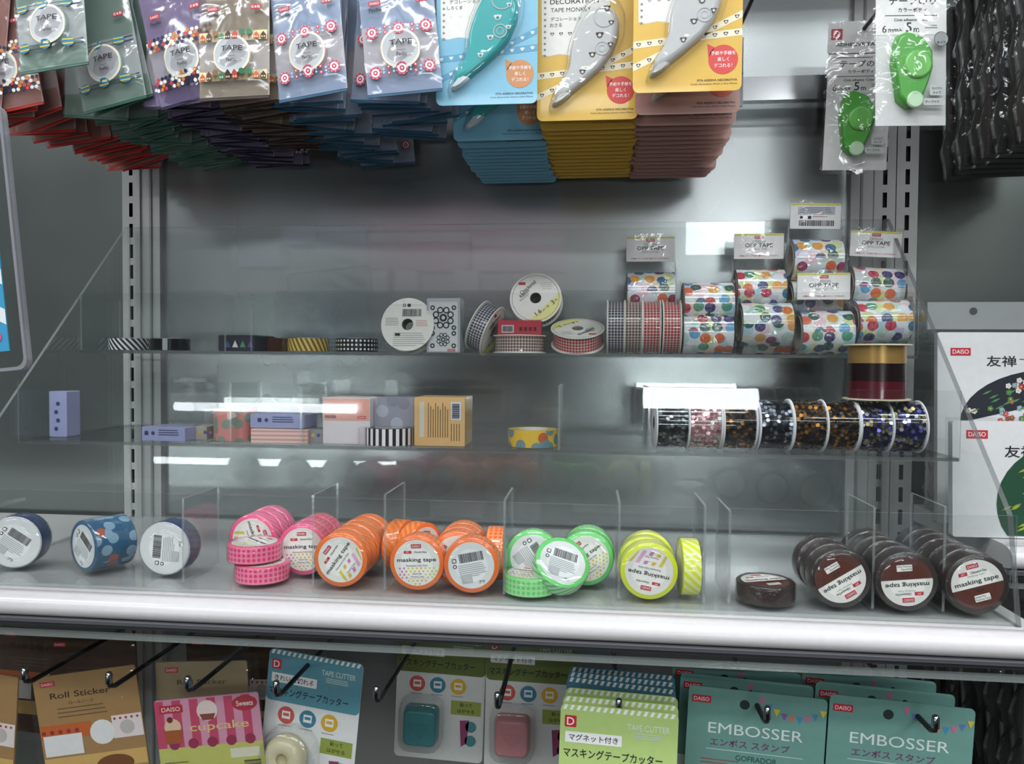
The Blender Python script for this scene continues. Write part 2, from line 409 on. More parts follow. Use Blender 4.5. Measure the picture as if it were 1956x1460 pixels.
# crossbar for the upper hooks
o = link('crossbar', None); o.location = (0, -.03, 1.688); tag(o, 'bright square metal crossbar carrying the upper hooks', 'bar')
link('bar', MB().box(-.43, .372, -.006, .006, -.0125, .0125, solid('d4d6d8', .16, 1.)).mesh('bar'), o)
link('end_bracket', MB().box(.372, .379, -.012, .029, -.026, .018, BLACKM).mesh('end_bracket'), o)
link('end_bracket', MB().box(-.437, -.43, -.012, .029, -.026, .018, BLACKM).mesh('end_bracket'), o)

# ------------------------------------------------------------------ the stepped clear rack
TH = .003
T1, T2, T3 = 1.2032, 1.3145, 1.4032          # tops of the three tier floors
rack = link('stepped_display_rack', None); rack.location = (0, 0, 1.2002)
tag(rack, 'clear acrylic three-step display rack standing on the white shelf', 'rack')
def rp(name, m):
    for i, p in enumerate(m.v): m.v[i] = Vector((p.x, p.y, p.z-1.2002))
    return link(name, m.mesh(name), rack)
def rack_side(x0, x1, dark):
    P = [(-.008, 1.2002), (-.008, 1.552), (-.0135, 1.552), (-.267, 1.281), (-.2825, 1.2002)]
    m = MB(); n = len(P)
    for x in (x0, x1): m.add([(x, y, z) for y, z in P], [tuple(range(n))], ACR)
    m.add([(x0, y, z) for y, z in P]+[(x1, y, z) for y, z in P], [(k, (k+1) % n, (k+1) % n+n, k+n) for k in range(n)], dark)
    rp('side_panel', m)
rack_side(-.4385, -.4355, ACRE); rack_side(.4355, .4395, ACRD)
def sheet(name, x0, x1, y0, y1, z0, z1, fac, edge=ACRE): rp(name, MB().box(x0, x1, y0, y1, z0, z1, ACR, edge, fac))
XL, XR = -.4352, .4352
sheet('tier_floor', XL, XR, -.280, -.010, 1.2002, T1, 'xy')
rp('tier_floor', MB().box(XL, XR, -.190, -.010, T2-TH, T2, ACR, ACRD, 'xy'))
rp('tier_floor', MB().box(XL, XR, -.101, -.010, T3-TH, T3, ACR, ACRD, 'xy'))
sheet('front_lip', XL, XR, -.2815, -.2803, 1.2002, 1.283, 'xz')
sheet('front_lip', XL, XR, -.1922, -.1905, T2-TH, 1.3725, 'xz')
sheet('front_lip', XL, XR, -.1032, -.1015, T3-TH, 1.4645, 'xz')
sheet('rack_back', XL, XR, -.0095, -.0065, 1.2035, 1.552, 'xz')
def divider(u, v, Y0, Y1, zf, h):
    x = at(u, v, Y0).x; sheet('divider', x-.001, x+.001, Y0, Y1, zf+.0002, zf+h, 'yz')
for u, Y0, Y1, h in ((350, -.262, -.20, .072), (598, -.262, -.20, .078), (735, -.262, -.195, .080), (963, -.262, -.20, .078), (1182, -.262, -.20, .078), (1345, -.262, -.2, .078), (1393, -.262, -.2, .074), (1668, -.262, -.2, .080), (1803, -.262, -.2, .082)):
    divider(u, 1100, Y0, Y1, T1, h)
for u in (155, 430, 480): divider(u, 640, -.099, -.03, T3, .06)
for u in (440, 575, 1068, 1240): divider(u, 800, -.188, -.12, T2, .058)

# ================================================================== THE REST OF THE SHOP (seen in the panel's sheen)
def mir(u, v, Y):
    p = at(u, v, .024-Y); p.y = Y; return p
opp = link('shop_gondola', None); opp.location = (0, -2.3, 0); tag(opp, 'dark shop gondola across the aisle reflected in the panel', 'shelf')
def gp(name, *b, mat=solid('2e3032', .5)): return link(name, MB().box(*b, mat).mesh(name), opp)
gp('gondola_back', -2.4, 2.4, -.06, -.04, .1, 1.66, mat=solid('3a3c3e', .6)); gp('plinth', -2.4, 2.4, -.06, .4, 0, .12)
for z in (.35, .72, 1.047, 1.347, 1.64): gp('gondola_shelf', -2.4, 2.4, -.04, .24, z, z+.025)
def tube_lamp(x0, x1, y, z, label, strength, thick=.016, group=None, hang=.001):
    o = link('fluorescent_lamp', None); o.location = ((x0+x1)/2, y, z); h = (x1-x0)/2; tag(o, label, 'lamp', group)
    link('lamp_housing', MB().box(-h, h, -.03, .03, thick, thick+.03, WHITE).mesh('lamp_housing'), o)
    link('lamp_hanger', MB().box(-.02, .02, -.01, .01, thick+.03, thick+.03+hang, WHITE).mesh('lamp_hanger'), o)
    m = MB(); m.M = Matrix.Rotation(R(90), 4, 'Z'); m.lathe([(thick*.95, -h), (thick*.95, h)], emit('f4fbff', strength), 8)
    link('tube', m.mesh('tube'), o)
p0, p1 = mir(308, 905, -2.02), mir(760, 905, -2.02); tube_lamp(p0.x, p1.x, -2.02, .985, 'low shelf tube lamp reflected left in the panel', 22, hang=.016)
p0, p1 = mir(440, 778, -2.02), mir(740, 778, -2.02); tube_lamp(p0.x, p1.x, -2.02, 1.226, 'mid shelf tube lamp reflected left of centre', 19, hang=.075)
p0, p1 = mir(1215, 760, -2.02), mir(1400, 760, -2.02); tube_lamp(p0.x, p1.x, -2.02, 1.278, 'mid shelf tube lamp reflected right of centre', 24, .038)
def crate(u0, v0, u1, v1, Y, c, label, d=.12):
    a, b = mir(u0, v1, Y), mir(u1, v0, Y); x0, x1 = sorted((a.x, b.x)); h = b.z-a.z; wd = x1-x0
    o = link('product_box', None); o.location = ((x0+x1)/2, Y-d/2, a.z); tag(o, label, 'box', 'goods across the aisle')
    link('carton', MB().prism([(x, z+h/2) for x, z in rrect(wd, h, .006, 2)], -d/2, d/2, solid(c, .5)).mesh('carton'), o)
    link('carton_band', MB().box(-wd*.5-.0006, wd*.5+.0006, -d/2-.0006, d/2+.0006, h*.62, h*.8, solid('dcdcdc', .5)).mesh('carton_band'), o)
for a in ((985, 870, 1052, 1010, 'a9c4e6', 'pale blue carton reflected under the middle step'), (1600, 860, 1628, 1000, 'a5c8ee', 'light blue carton reflected beside the right upright'),
          (545, 415, 705, 470, 'cfd8ea', 'large pale bluish box added for a light patch reflected behind the empty top step'), (450, 468, 540, 512, 'b9c3dc', 'small bluish box added for a light patch reflected left of the pale one'),  # two bluish boxes added to give the window-like light patches in the reflection
          (708, 430, 900, 520, 'c28aa4', 'rose carton reflected above the white spool'), (905, 440, 1080, 520, 'd3a3b6', 'pale pink carton reflected above the leaning spool'),
          (560, 520, 600, 558, 'd7dcda', 'first white canister box of the reflected row'), (630, 520, 672, 558, 'd7dcda', 'second white canister box of the reflected row'),
          (705, 520, 745, 558, 'd7dcda', 'third white canister box of the reflected row'), (760, 520, 800, 558, 'd7dcda', 'fourth white canister box of the reflected row'), (870, 520, 915, 558, 'd7dcda', 'fifth white canister box of the reflected row'),
          (330, 940, 420, 1010, '6f7a86', 'slate carton reflected under the low tube'), (880, 880, 960, 1010, '3a3740', 'charcoal carton reflected left of the pale blue one'), (1100, 870, 1250, 1010, '34343a', 'near black carton reflected right of the pale blue one'), (1290, 850, 1400, 1010, '55565c', 'grey carton reflected behind the yellow tapes')):
    crate(a[0], a[1], a[2], a[3], -2.06, a[4], a[5])
def ceiling_light(x, y, L, label):
    o = link('ceiling_light', None); o.location = (x, y, 2.70); tag(o, label, 'lamp', 'ceiling lights')
    link('light_housing', MB().box(-L/2-.02, L/2+.02, -.13, .13, -.02, .02, WHITE).mesh('light_housing'), o)
    link('diffuser', MB().box(-L/2, L/2, -.11, .11, -.055, -.0205, WHITE).add([(-L/2+.005, -.105, -.0555), (L/2-.005, -.105, -.0555), (L/2-.005, .105, -.0555), (-L/2+.005, .105, -.0555)], [(0, 3, 2, 1)], emit('f6fbff', LAMP*1.1)).mesh('diffuser'), o)
stand_in = link('far_light_stand_in', None); cp = mir(1380, 490, -2.2); stand_in.location = (cp.x, -2.2, 1.665); tag(stand_in, 'added glow box standing in for a distant ceiling light, reflected at right', 'lamp')  # added glowing box, stands in for the reflection of a distant ceiling light
link('stand_in_box', MB().box(-.16, .16, -.05, .0, 0, .30, WHITE).mesh('stand_in_box'), stand_in)
link('stand_in_glow', MB().box(-.15, .15, .001, .009, .15, .29, WHITE).add([(-.15, .0095, .15), (.15, .0095, .15), (.15, .0095, .29), (-.15, .0095, .29)], [(0, 1, 2, 3)], emit('f4fbff', 12)).mesh('stand_in_glow'), stand_in)
for i, y in enumerate((-.95, -1.85, -3.3)):
    for j, x in enumerate((-1.55, .05, 1.6)):
        ceiling_light(x, y, 1.2, '%s ceiling light panel in the %s row' % (('left', 'middle', 'right')[j], ('nearest', 'second', 'farthest')[i]))

ords = ['first', 'second', 'third', 'fourth', 'fifth', 'sixth', 'seventh', 'eighth', 'ninth', 'tenth', 'eleventh', 'twelfth', 'thirteenth', 'fourteenth', 'fifteenth', 'sixteenth', 'seventeenth', 'eighteenth', 'nineteenth', 'twentieth', 'twenty-first']
# ================================================================== UPPER HOOKS AND HANGING GOODS
HZ = 1.738
_hm = MB(); _hm.box(-.010, .010, -.0115, -.0065, -.02, .052, CHROME); _hm.box(-.010, .010, -.0115, .010, .0128, .0155, CHROME)
_rod = MB(); _rod.tube([(0, -.009, .05), (0, -.215, .05), (0, -.236, .0505), (0, -.244, .056), (0, -.245, .067)], .0021, BLACKM, 10)
_tip = MB(); _tip.tube([(0, -.245, .066), (0, -.245, .0715), (0, -.245, .073)], [.0024, .0024, .0008], CHROME, 10)
HOOK = proto(('hook_clip', _hm), ('hook_rod', _rod, (('hook_tip', _tip),)))
def upper_hook(x, label): place(HOOK, 'display_hook', (x, -.0305, 1.688), (0, 0, 0), label, 'hook', 'upper display hooks')

BW, BT, BB = .062, .009, -.118
def bulge(x, z):
    r2 = x*x+(z+.084)**2; e = max(0., 1-(x/(BW/2))**2)*max(0., min(1., (z-BB)/.012))*max(0., min(1., (.006-z)/.03))
    return -e*(.0015+.0042*math.exp(-r2/.018**2))-.0002
def logo(m, x, z, h, y, w=None, txt=True):
    w = w or h*2.5; m.rect(x-w/2, z-h/2, x+w/2, z+h/2, y, LOGO)
    if txt: m.text('DAISO', x, z, h*.55, y-.00015, LOGOT, w=w*.8)
def disc_motif(m, y):
    g = solid('b9bdbf', .4); m.circ(0, -.084, .0148, y, g, 28); m.ring(0, -.084, .0148, .0166, y-.0001, solid('efe6cf', .4), 28)
    m.text('TAPE', .001, -.0795, .0045, y-.0002, INK, w=.0185); m.text('Produced by', .001, -.0865, .0013, y-.0002, INK); m.text('Pavilio', .001, -.0895, .0030, y-.0002, INK, w=.0085)
def band_flower(m, z, y):
    red, pk, lb, wh = solid('c8455c', .5), solid('e58aa0', .5), solid('a9c9e6', .5), solid('f4eef0', .5)
    for i, cx in enumerate((-.0225, 0, .0225)):
        dz = .0012*(i-1); m.circ(cx, z+dz, .0052, y, red, 12); m.circ(cx, z+dz, .0036, y-.0001, wh, 10); m.circ(cx, z+dz, .0021, y-.0002, red, 8); m.circ(cx, z+dz, .0009, y-.0003, wh, 6)
        for k in range(9):
            a = k*2*math.pi/9; m.circ(cx+.0047*math.cos(a), z+dz+.0047*math.sin(a), .00075, y-.0002, pk, 5)
    for cx in (-.0112, .0112):
        for dz in (.0024, -.0024):
            m.flat([(cx-.002, z+dz), (cx, z+dz-.002), (cx+.002, z+dz), (cx, z+dz+.002)], y, red); m.circ(cx, z+dz, .0007, y-.0001, wh, 6)
        for dx in (-.0042, .0042):
            for dz in (.0012, -.0015): m.circ(cx+dx, z+dz, .0011, y, lb, 6)
def band_house(m, z, y):
    cr = solid('ead9a0', .5); m.rect(-.03, z-.0045, .03, z+.0035, y, cr); rnd = random.Random(4)
    cs = ['c9552f', '5a2f2c', '8a6a3a', '2f7d68', '3a2a2c', 'b8473f', '2f6f4a', '2f7d4f', 'd2603a', '4a2a28']
    for i in range(10):
        x = -.027+i*.006; c = solid(cs[i], .5); t = 'htp'[(i*7) % 3]
        if i in (6, 7, 2): m.circ(x, z+.0018, .0027, y-.0002, c, 8); m.rect(x-.0003, z-.004, x+.0003, z, y-.0003, solid('4a3626', .5))
        else:
            h = rnd.choice((.003, .0045)); m.rect(x-.0023, z-.004, x+.0023, z-.004+h, y-.0002, c)
            m.flat([(x-.0025, z-.004+h), (x+.0025, z-.004+h), (x, z-.0008+h)], y-.0002, c)
            for q in (-.001, .001): m.rect(x+q-.0006, z-.003, x+q+.0006, z-.0018, y-.0003, cr)
def band_confetti(m, z, y):
    rnd = random.Random(9); cs = [solid(c, .5) for c in ('1f1d38', 'd9822f', 'd23a3f', 'f3f1ee', '2a2550', 'f3f1ee')]
    for i in range(15):
        for j in range(4):
            m.circ(-.0285+i*.0041+(j % 2)*.002, z+(j-1.5)*.0029, .0017, y-.0001*(j % 2), cs[rnd.randrange(6)], 7)
def band_oval(m, z, y):
    nv, tl, ye = solid('23305c', .5), solid('2b7f9c', .5), solid('d9bd45', .5)
    for dz in (.0018, -.0018): m.rect(-.03, z+dz-.0005, .03, z+dz+.0005, y, nv)
    for cx in (-.023, -.003, .017):
        m.flat(circle(.0056, 12, cx, z, .7), y-.0001, tl)
        for dz in (.0017, -.0017): m.rect(cx-.0045, z+dz-.0006, cx+.0045, z+dz+.0006, y-.0002, ye)
def bag_proto(tint, seal, roll, band, tn, back):
    tf = tfilm(tint, .14, tn); wf = tfilm('e6e3e5', .16, 'clear_'+tn); f = MB(); nx, nz = 8, 14
    for part in (0, 1):
        vs, fs = [], []
        for j in range(nz+1):
            for i in range(nx+1):
                x = -BW/2+BW*i/nx; z = BB+(BT-BB)*j/nz
                vs.append((x+.0008*math.sin(z*220), bulge(x, z)*(1 if abs(x) < BW/2-1e-6 else 0)+.0006*math.sin(x*170+z*120), z))
        for j in range(nz):
            zc = BB+(BT-BB)*(j+.5)/nz; mid = -.104 < zc < -.060
            if mid == bool(part): fs += [(j*(nx+1)+i, j*(nx+1)+i+1, (j+1)*(nx+1)+i+1, (j+1)*(nx+1)+i) for i in range(nx)]
        f.add(vs, fs, wf if part else tf, smooth=True)
    bk = MB(); bk.box(-BW/2, BW/2, .0018, .0021, BB, BT, tfilm(back, .78, 'backing_'+tn))
    sl = MB(); sl.box(-BW/2, BW/2, .0011, .0023, BB-.0024, BB, solid(seal, .45))
    rl = MB(); rl.M = Matrix.Translation((0, .0, -.084)); rl.lathe([(.0128, -.0034), (.0165, -.0034), (.0165, .0014), (.0128, .0014)], solid(roll, .4), 24)
    rows = [('bag_film', f), ('bag_backing', bk), ('bottom_seal', sl), ('tape_roll', rl)]
    pr = MB(); pr.surf = lambda x, z: bulge(x, z)-.0006
    disc_motif(pr, 0); band(pr, -.067, 0); band(pr, -.1005, 0); logo(pr, -.018, -.044, .004, 0, .010); pr.text('Pavilio', -.018, -.0495, .003, -.0001, INK)
    pr.rect(.016, -.046, .025, -.042, 0, LOGO); pr.text('日本製', .0205, -.044, .0026, -.0002, LOGOT, w=.0075)
    return proto(*rows), proto(*rows, ('print', pr))
BAGS = {  # hook x, Y of the last bag, number, sealing colour words
 'red':    (bag_proto('c49a92', 'b3261c', 'c9573f', band_confetti, 'red', 'cdb6b2'), -.4229, -.035, 20, 'red-sealed'),
 'green':  (bag_proto('a6b8af', '3f6a58', '77a596', band_oval, 'green', 'b9c6c0'), -.3232, -.035, 21, 'green-sealed'),
 'purple': (bag_proto('b5a8c8', '2a1f3c', 'a691bb', band_confetti, 'purple', 'c6c0cc'), -.2381, -.035, 20, 'purple-tinted'),
 'brown':  (bag_proto('b8aea2', '3a2a20', 'c9b28a', band_house, 'brown', 'ccc4b8'), -.1854, -.105, 14, 'brown-tinted house-print'),
 'blue':   (bag_proto('b9cbe4', '2c5a78', 'd8a8b0', band_flower, 'blue', 'd2d1d8'), -.1272, -.035, 20, 'blue-topped flower-print'),
 'sky':    (None, -.0489, -.135, 11, 'blue-topped flower-print'),
}
BAGS['sky'] = (BAGS['blue'][0],) + BAGS['sky'][1:]
fronts = {'red': 'red-sealed clear tape bag, front one at the photo’s left edge', 'green': 'clear tape bag with blue and yellow ovals, front one at top left',
          'purple': 'purple clear tape bag with confetti dots, front one, tilted', 'brown': 'brown clear tape bag with little houses, front one',
          'blue': 'pale blue tape bag with red flowers, front one beside the house bag', 'sky': 'pale blue tape bag with red flowers, front one beside the blue card'}
place_word = {'red': 'on the leftmost hook', 'green': 'behind the oval-print bag', 'purple': 'behind the confetti bag', 'brown': 'behind the front house-print bag', 'blue': 'between house bags and last bag hook', 'sky': 'on the bag hook nearest the cards'}
for key, (pr, x, yb, n, word) in BAGS.items():
    rnd = random.Random(key); yf = -.252
    upper_hook(x, 'black display hook holding the %s tape bags %s' % (word, place_word[key]))
    for k in range(n):                     # k = 0 is the front one
        dzf = 0; y = yf+(yb-yf)*k/(n-1); dx = rnd.uniform(-.006, .006)*(k > 1); rl = rnd.uniform(-7, 7)
        if key == 'purple' and k == 0: rl = -11; dx = -.010
        if key == 'brown' and k == 0: rl = -1
        if key in ('blue', 'sky') and k == 0: rl = -6
        if key == 'green' and k == 0: y -= .022; rl = -6; dx = -.018; dzf = .020
        if key in ('red', 'green') and k: rl = rnd.uniform(-16, 4)
        rz = rnd.uniform(-9, 9); p = pr[1] if k < 2 or k > n-3 else pr[0]
        lab = fronts[key] if k == 0 else 'second %s tape bag from the front %s' % (word, place_word[key]) if k == 1 else \
            'last %s tape bag by the panel %s' % (word, place_word[key]) if k == n-1 else '%s tape bag, %s from the front %s' % (word, ords[k], place_word[key])
        place(p, 'tape_bag', (x+dx, y, 1.7349+dzf), (rnd.uniform(-3, 3), rl, rz), lab, 'tape bag', '%s tape bags %s' % (word, place_word[key]))

# ---- decoration-tape cards
DEV = [((a-715)/6.35e3-.0425, (725-b)/6.35e3-.138) for a, b in ((1060, 105), (1105, 112), (1140, 140), (1165, 200), (1160, 290), (1120, 390), (1060, 470), (980, 540), (890, 610), (820, 650), (797, 640), (810, 590), (850, 530), (880, 450), (885, 370), (900, 310), (930, 230), (970, 150), (1010, 115))]
def scaleP(P, k):
    cx = sum(p[0] for p in P)/len(P); cz = sum(p[1] for p in P)/len(P); return [(cx+(x-cx)*k, cz+(z-cz)*k) for x, z in P]
def critter(m, x, z, s, y, a, b):
    m.circ(x, z, s, y, a, 8); m.circ(x-s*.9, z+s*.5, s*.45, y, a, 6); m.circ(x+s*.9, z+s*.5, s*.45, y, a, 6); m.circ(x, z-s*.1, s*.6, y-.0001, b, 7)
def deco_proto(card, body, bubble, ribbon, animal, name2, tail):
    c = MB(); c.prism(rrect(.085, .146, .005, 4, 0, -.065), -.0003, .0003, solid(card, .35, coat=.2))
    p = MB(); y = -.0004; Yn = -.0005
    note = [(-.0395, .004), (.018, .004), (.0185, -.020), (.017, -.028), (.019, -.040), (.016, -.052), (.0, -.0515), (-.012, -.0535), (-.024, -.052), (-.033, -.0535), (-.0385, -.052)]
    p.flat([(x, z-.030) for x, z in note], y, CARDW)
    for k in range(11): p.circ(-.0362, -.033-k*.005, .0011, Yn, solid('8f8c88', .6), 7)
    p.text('Animal Party', -.020, -.030, .0042, Yn, INK, w=.026); p.text('DECORATION', -.0115, -.038, .0042, Yn, INK, w=.041)
    p.text('TAPE MONKEY', -.0145, -.0450, .0036, Yn, INK, w=.034); p.text('デコレーション', -.0185, -.0525, .0034, Yn, solid('55555a', .6), w=.026); p.text(name2, -.027, -.0575, .0032, Yn, solid('55555a', .6))
    for i in range(4): critter(p, -.030+i*.0075, -.065, .0013, Yn, animal, CARDW)
    for za, zb, sl in ((-.100, -.092, 1), (-.118, -.078, 1)):
        P = [(-.0425, za-.003), (.0425, zb-.003), (.0425, zb+.0025), (-.0425, za+.0025)]; p.flat(P, y-.00003, ribbon)
        for i in range(10):
            t = (i+.5)/10; critter(p, -.0425+.085*t, za+(zb-za)*t-.0002, .0014, Yn-.0001, animal, CARDW)
    bc = solid(bubble, .45); p.circ(.028, -.1135, .0115, Yn, bc, 24); p.flat([(.0165, -.1115), (.0215, -.104), (.0155, -.101)], Yn, bc)
    for i, t in enumerate(('手紙や手帳を', '楽しく', 'デコれる！')): p.text(t, .028, -.1085-.0048*i, .0033, Yn-.0001, LOGOT, w=(.019, .009, .014)[i])
    p.text('FITA ADESIVA DECORATIVA', .039, -.1295, .0017, Yn, INK, w=.031, al='r'); p.text('Cinta decorativa (5mm x 6m) Mono', .039, -.1325, .0017, Yn, INK, w=.036, al='r')
    d = MB(); P = scaleP(DEV, .93); d.dome(P, -.0006, .0068, solid(body, .25, coat=.6), 4, .22)
    sp = MB(); sp.M = Matrix.Translation((-.0115+.0385, -.0078, -.0805+.0)); 
    k = MB(); yy = -.0078
    for a, b, s in ((.020, -.048, .0022), (.0235, -.060, .0018), (.014, -.070, .0025), (.008, -.086, .0022), (.0, -.100, .002), (.023, -.078, .0018)): critter(k, a-.004, b, s, yy, animal if body != '2fb3b3' else WHITE, CARDW if body != '2fb3b3' else solid('2a8f98', .4))
    k.ring(.012, -.081, .005, .0058, yy, PALEGREY, 18); k.ring(.012, -.081, .0025, .003, yy, PALEGREY, 14); k.ring(.0135, -.055, .008, .0088, yy, PALEGREY, 20)
    nz = MB(); nz.dome(scaleP([(-.030, -.1255), (-.024, -.118), (-.020, -.113), (-.013, -.1165), (-.020, -.123), (-.0275, -.1268)], .95), -.0007, .0062, solid(tail, .3), 3, .3)
    bl = MB(); bl.dome(scaleP(DEV, 1.1), -.0004, .0105, BLIS, 5, .16, 3)
    return proto(('backing_card', c, (('print', p),)), ('tape_runner', d, (('runner_print', k), ('runner_nose', nz))), ('blister', bl))
animB, animW = solid('4a3733', .5), solid('f4f6f6', .5)
DECO = {'blue': deco_proto('7fb9d2', '2fb3b3', 'c98a58', solid('5e9fc0', .5), animW, 'しろくま', 'd9e3e6'),
        'yellow': deco_proto('dcb24c', 'd6d6d4', 'd4453f', solid('efe4c6', .5), animB, 'おさる', 'c9c6c0'),
        'rose': deco_proto('b48a80', 'd9cfcb', 'c9604f', solid('d9c2ba', .5), animB, 'おさる', 'c9bfba')}
def deco(kind, x, y, dz, rz, label, rl=0):
    place(DECO[kind], 'decoration_tape_card', (x, y, 1.7349+dz), (0, rl, rz), label, 'tape card', '%s decoration tape cards' % kind)
for x, nm in ((.033, 'light blue'), (.117, 'middle yellow'), (.1985, 'right yellow and rose')): upper_hook(x, 'black display hook holding the %s decoration tape cards' % nm)
deco('blue', .030, -.243, .012, 0, 'light blue decoration tape card with teal runner, front one')
deco('blue', .033, -.178, .001, 0, 'light blue decoration tape card with teal runner, second, hanging lower in shade')
for k in range(12): deco('blue', .035+random.uniform(-.0028, .0028), -.162+k*.0118, -.001-.0003*k, random.uniform(-2, 2), 'blue decoration tape card, %s in the shaded row behind the first two' % ords[k] if k < 11 else 'rearmost blue decoration tape card, nearest the panel')
deco('yellow', .1135, -.224, .003, 0, 'middle yellow decoration tape card with clear runner, lower front one')
for k in range(14): deco('yellow', .117+random.uniform(-.0028, .0028), -.207+k*.0130, .0-.0001*k, random.uniform(-2, 2), 'yellow decoration tape card, %s in the shaded row behind the middle one' % ords[k] if k < 13 else 'rearmost yellow decoration tape card, nearest the panel')
deco('yellow', .1925, -.256, .0135, 0, 'right yellow decoration tape card with clear runner, highest front one')
deco('rose', .196, -.231, .004, 0, 'rose decoration tape card directly behind the right yellow card')
for k in range(14): deco('rose', .197+.0004*k+random.uniform(-.0028, .0028), -.214+k*.0132, .0-.0003*k, random.uniform(-2, 2), 'rose decoration tape card, %s in the shaded row under the right yellow one' % ords[k] if k < 13 else 'rearmost rose decoration tape card, nearest the panel')
upper_hook(.267, 'empty black display hook right of the rose decoration tape cards')
upper_hook(.394, 'black display hook holding the two green adhesive tape packs')

# ---- green adhesive tape packs
def gsurf(x, z): return -.0085*max(0, 1-(x/.034)**2)*max(0., min(1., (z+.142)/.03))*max(0., min(1., (-.02-z)/.05))-.0006
def adhesive_proto():
    GW, GT, GB = .068, .010, -.146
    f = MB(); nx, nz = 10, 16; vs, fs = [], []; rnd = random.Random(2)
    for j in range(nz+1):
        for i in range(nx+1):
            x = -GW/2+GW*i/nx; z = GB+(GT-GB)*j/nz; vs.append((x*(1+.03*math.sin(z*90)), gsurf(x, z)-.0008+rnd.uniform(-.0008, .0004), z))
    fs = [(j*(nx+1)+i, j*(nx+1)+i+1, (j+1)*(nx+1)+i+1, (j+1)*(nx+1)+i) for j in range(nz) for i in range(nx)]
    f.add(vs, fs, FILM, smooth=True)
    ins = MB(); ins.box(-.031, .031, .0012, .0018, -.141, .006, solid('d9dad8', .5))
    hd = MB(); hd.prism([(-.033, -.022), (.033, -.022), (.033, .010), (-.033, .010)], -.0004, .0, WHITE)
    pt = MB(); y = -.0006; pt.prism(rrect(.011, .011, .001, 3, -.0245, -.003), y-.0001, y, LOGO); pt.text('D', -.0245, -.003, .0075, y-.0003, LOGOT); pt.text('ADHESIVE TAPE', -.003, -.0135, .0034, y-.0002, INK, w=.044)
    lw = MB(); y = .0008; lw.rect(-.031, -.062, .031, -.0225, y+.0002, WHITE)
    lw.rect(-.026, -.0266, .026, -.026, y, INK); lw.text('テープのり', .001, -.0325, .0068, y, INK, w=.041); lw.text('カラーボディ', .001, -.0405, .0040, y, INK, w=.025)
    lw.rect(-.023, -.0456, .023, -.0451, y, INK); lw.text('Cinta adhesiva ·Color', 0, -.049, .0024, y, INK, w=.030)
    lw.text('6', -.0235, -.057, .0062, y, INK); lw.text('mm×', -.014, -.058, .0036, y, INK); lw.text('5', -.002, -.0555, .0085, y, INK); lw.text('m', .0045, -.058, .0034, y, INK); lw.lines(.012, .024, -.054, .002, 2, y, GREY)
    g = solid('4faa3c', .3, coat=.4); g2 = solid('6cbc57', .3, coat=.4)
    b = MB(); b.dome([(-.014, -.064), (-.006, -.0605), (.008, -.066), (.016, -.078), (.0165, -.093), (.012, -.108), (.006, -.122), (-.006, -.127), (-.014, -.120), (-.0165, -.103), (-.019, -.088), (-.017, -.072)], .0010, .0085, g, 4, .15)
    b2 = MB(); b2.dome([(x+.0015, z-.091) for x, z in circle(.0125, 20)], -.0072, .0024, g2, 3, .18)
    cp = MB(); cp.dome([(x-.0005, z-.121) for x, z in circle(.0075, 16)], -.0066, .0018, solid('b9d8b4', .4), 3, .2)
    st = MB(); y = -.0085; st.prism(rrect(.012, .009, .0012, 3, .020, -.112), -.0042, -.004, solid('cfd2cf', .5)); st.text('コンパクト', .020, -.1105, .0022, -.0044, INK, w=.009); st.text('タイプ', .020, -.1142, .0022, -.0044, INK)
    st.prism(rrect(.019, .006, .002, 3, .0175, -.122), -.0042, -.004, solid('cfd2cf', .5)); st.text('テープのり ', .016, -.122, .0026, -.0044, INK, w=.012)
    st.circ(.0235, -.068, .006, -.0042, solid('a5a8a6', .5), 18); st.ring(.0235, -.068, .006, .0064, -.0044, INK, 18); st.text('タイプ', .0235, -.071, .0024, -.0045, INK)
    return proto(('pack_insert', ins, (('insert_print', lw),)), ('tape_glue_body', b, (('body_disc', b2), ('tip_cap', cp))), ('header_strip', hd, (('header_print', pt),)), ('seal_marks', st), ('bag_film', f))
ADH = adhesive_proto()
place(ADH, 'adhesive_tape_pack', (.3945, -.172, 1.746), (0, -1, 6), 'front green adhesive tape pack in clear bag, hanging higher', 'tape pack', 'green adhesive tape packs')
place(ADH, 'adhesive_tape_pack', (.392, -.058, 1.7355), (0, 2, -4), 'rear green adhesive tape pack, hanging lower and further left', 'tape pack', 'green adhesive tape packs')

# ---- dark flat packs at the far right
def pack_proto(w, h, t, col):
    b = MB(); b.box(-w/2, w/2, -t/2, t/2, -h, 0, solid(col, .5)); f = MB(); rings = []
    for j in range(13):
        z = -h-.004+(h+.02)*j/12; k = 1+.0*j; tt = t/2*1.12*(1 if 0 < j < 11 else .25)
        rings.append([(x*1.03+.0022*math.sin(j*2.1+q), y*tt/(t/2)*(1+.12*math.sin(j*1.7+q*3)), z) for q, (x, y) in enumerate(((-w/2, -t/2), (-w/4, -t/2), (w/4, -t/2), (w/2, -t/2), (w/2, t/2), (w/4, t/2), (-w/4, t/2), (-w/2, t/2)))])
    f.loft(rings, FILM, smooth=True)
    return proto(('pack_contents', b), ('pack_film', f))
PK = [pack_proto(.10, .172, .014, c) for c in ('1b1917', '2a2320', '141414')]
place(HOOK, 'display_hook', (.533, -.0305, 1.688), (0, 0, 0), 'black display hook holding the dark flat packs at far right', 'hook', 'upper display hooks')
link_bar = link('crossbar', MB().box(.478, .90, -.036, -.024, 1.675, 1.70, solid('d4d6d8', .16, 1.)).mesh('crossbar')); tag(link_bar, 'bright metal crossbar of the right bay behind the dark packs', 'bar')
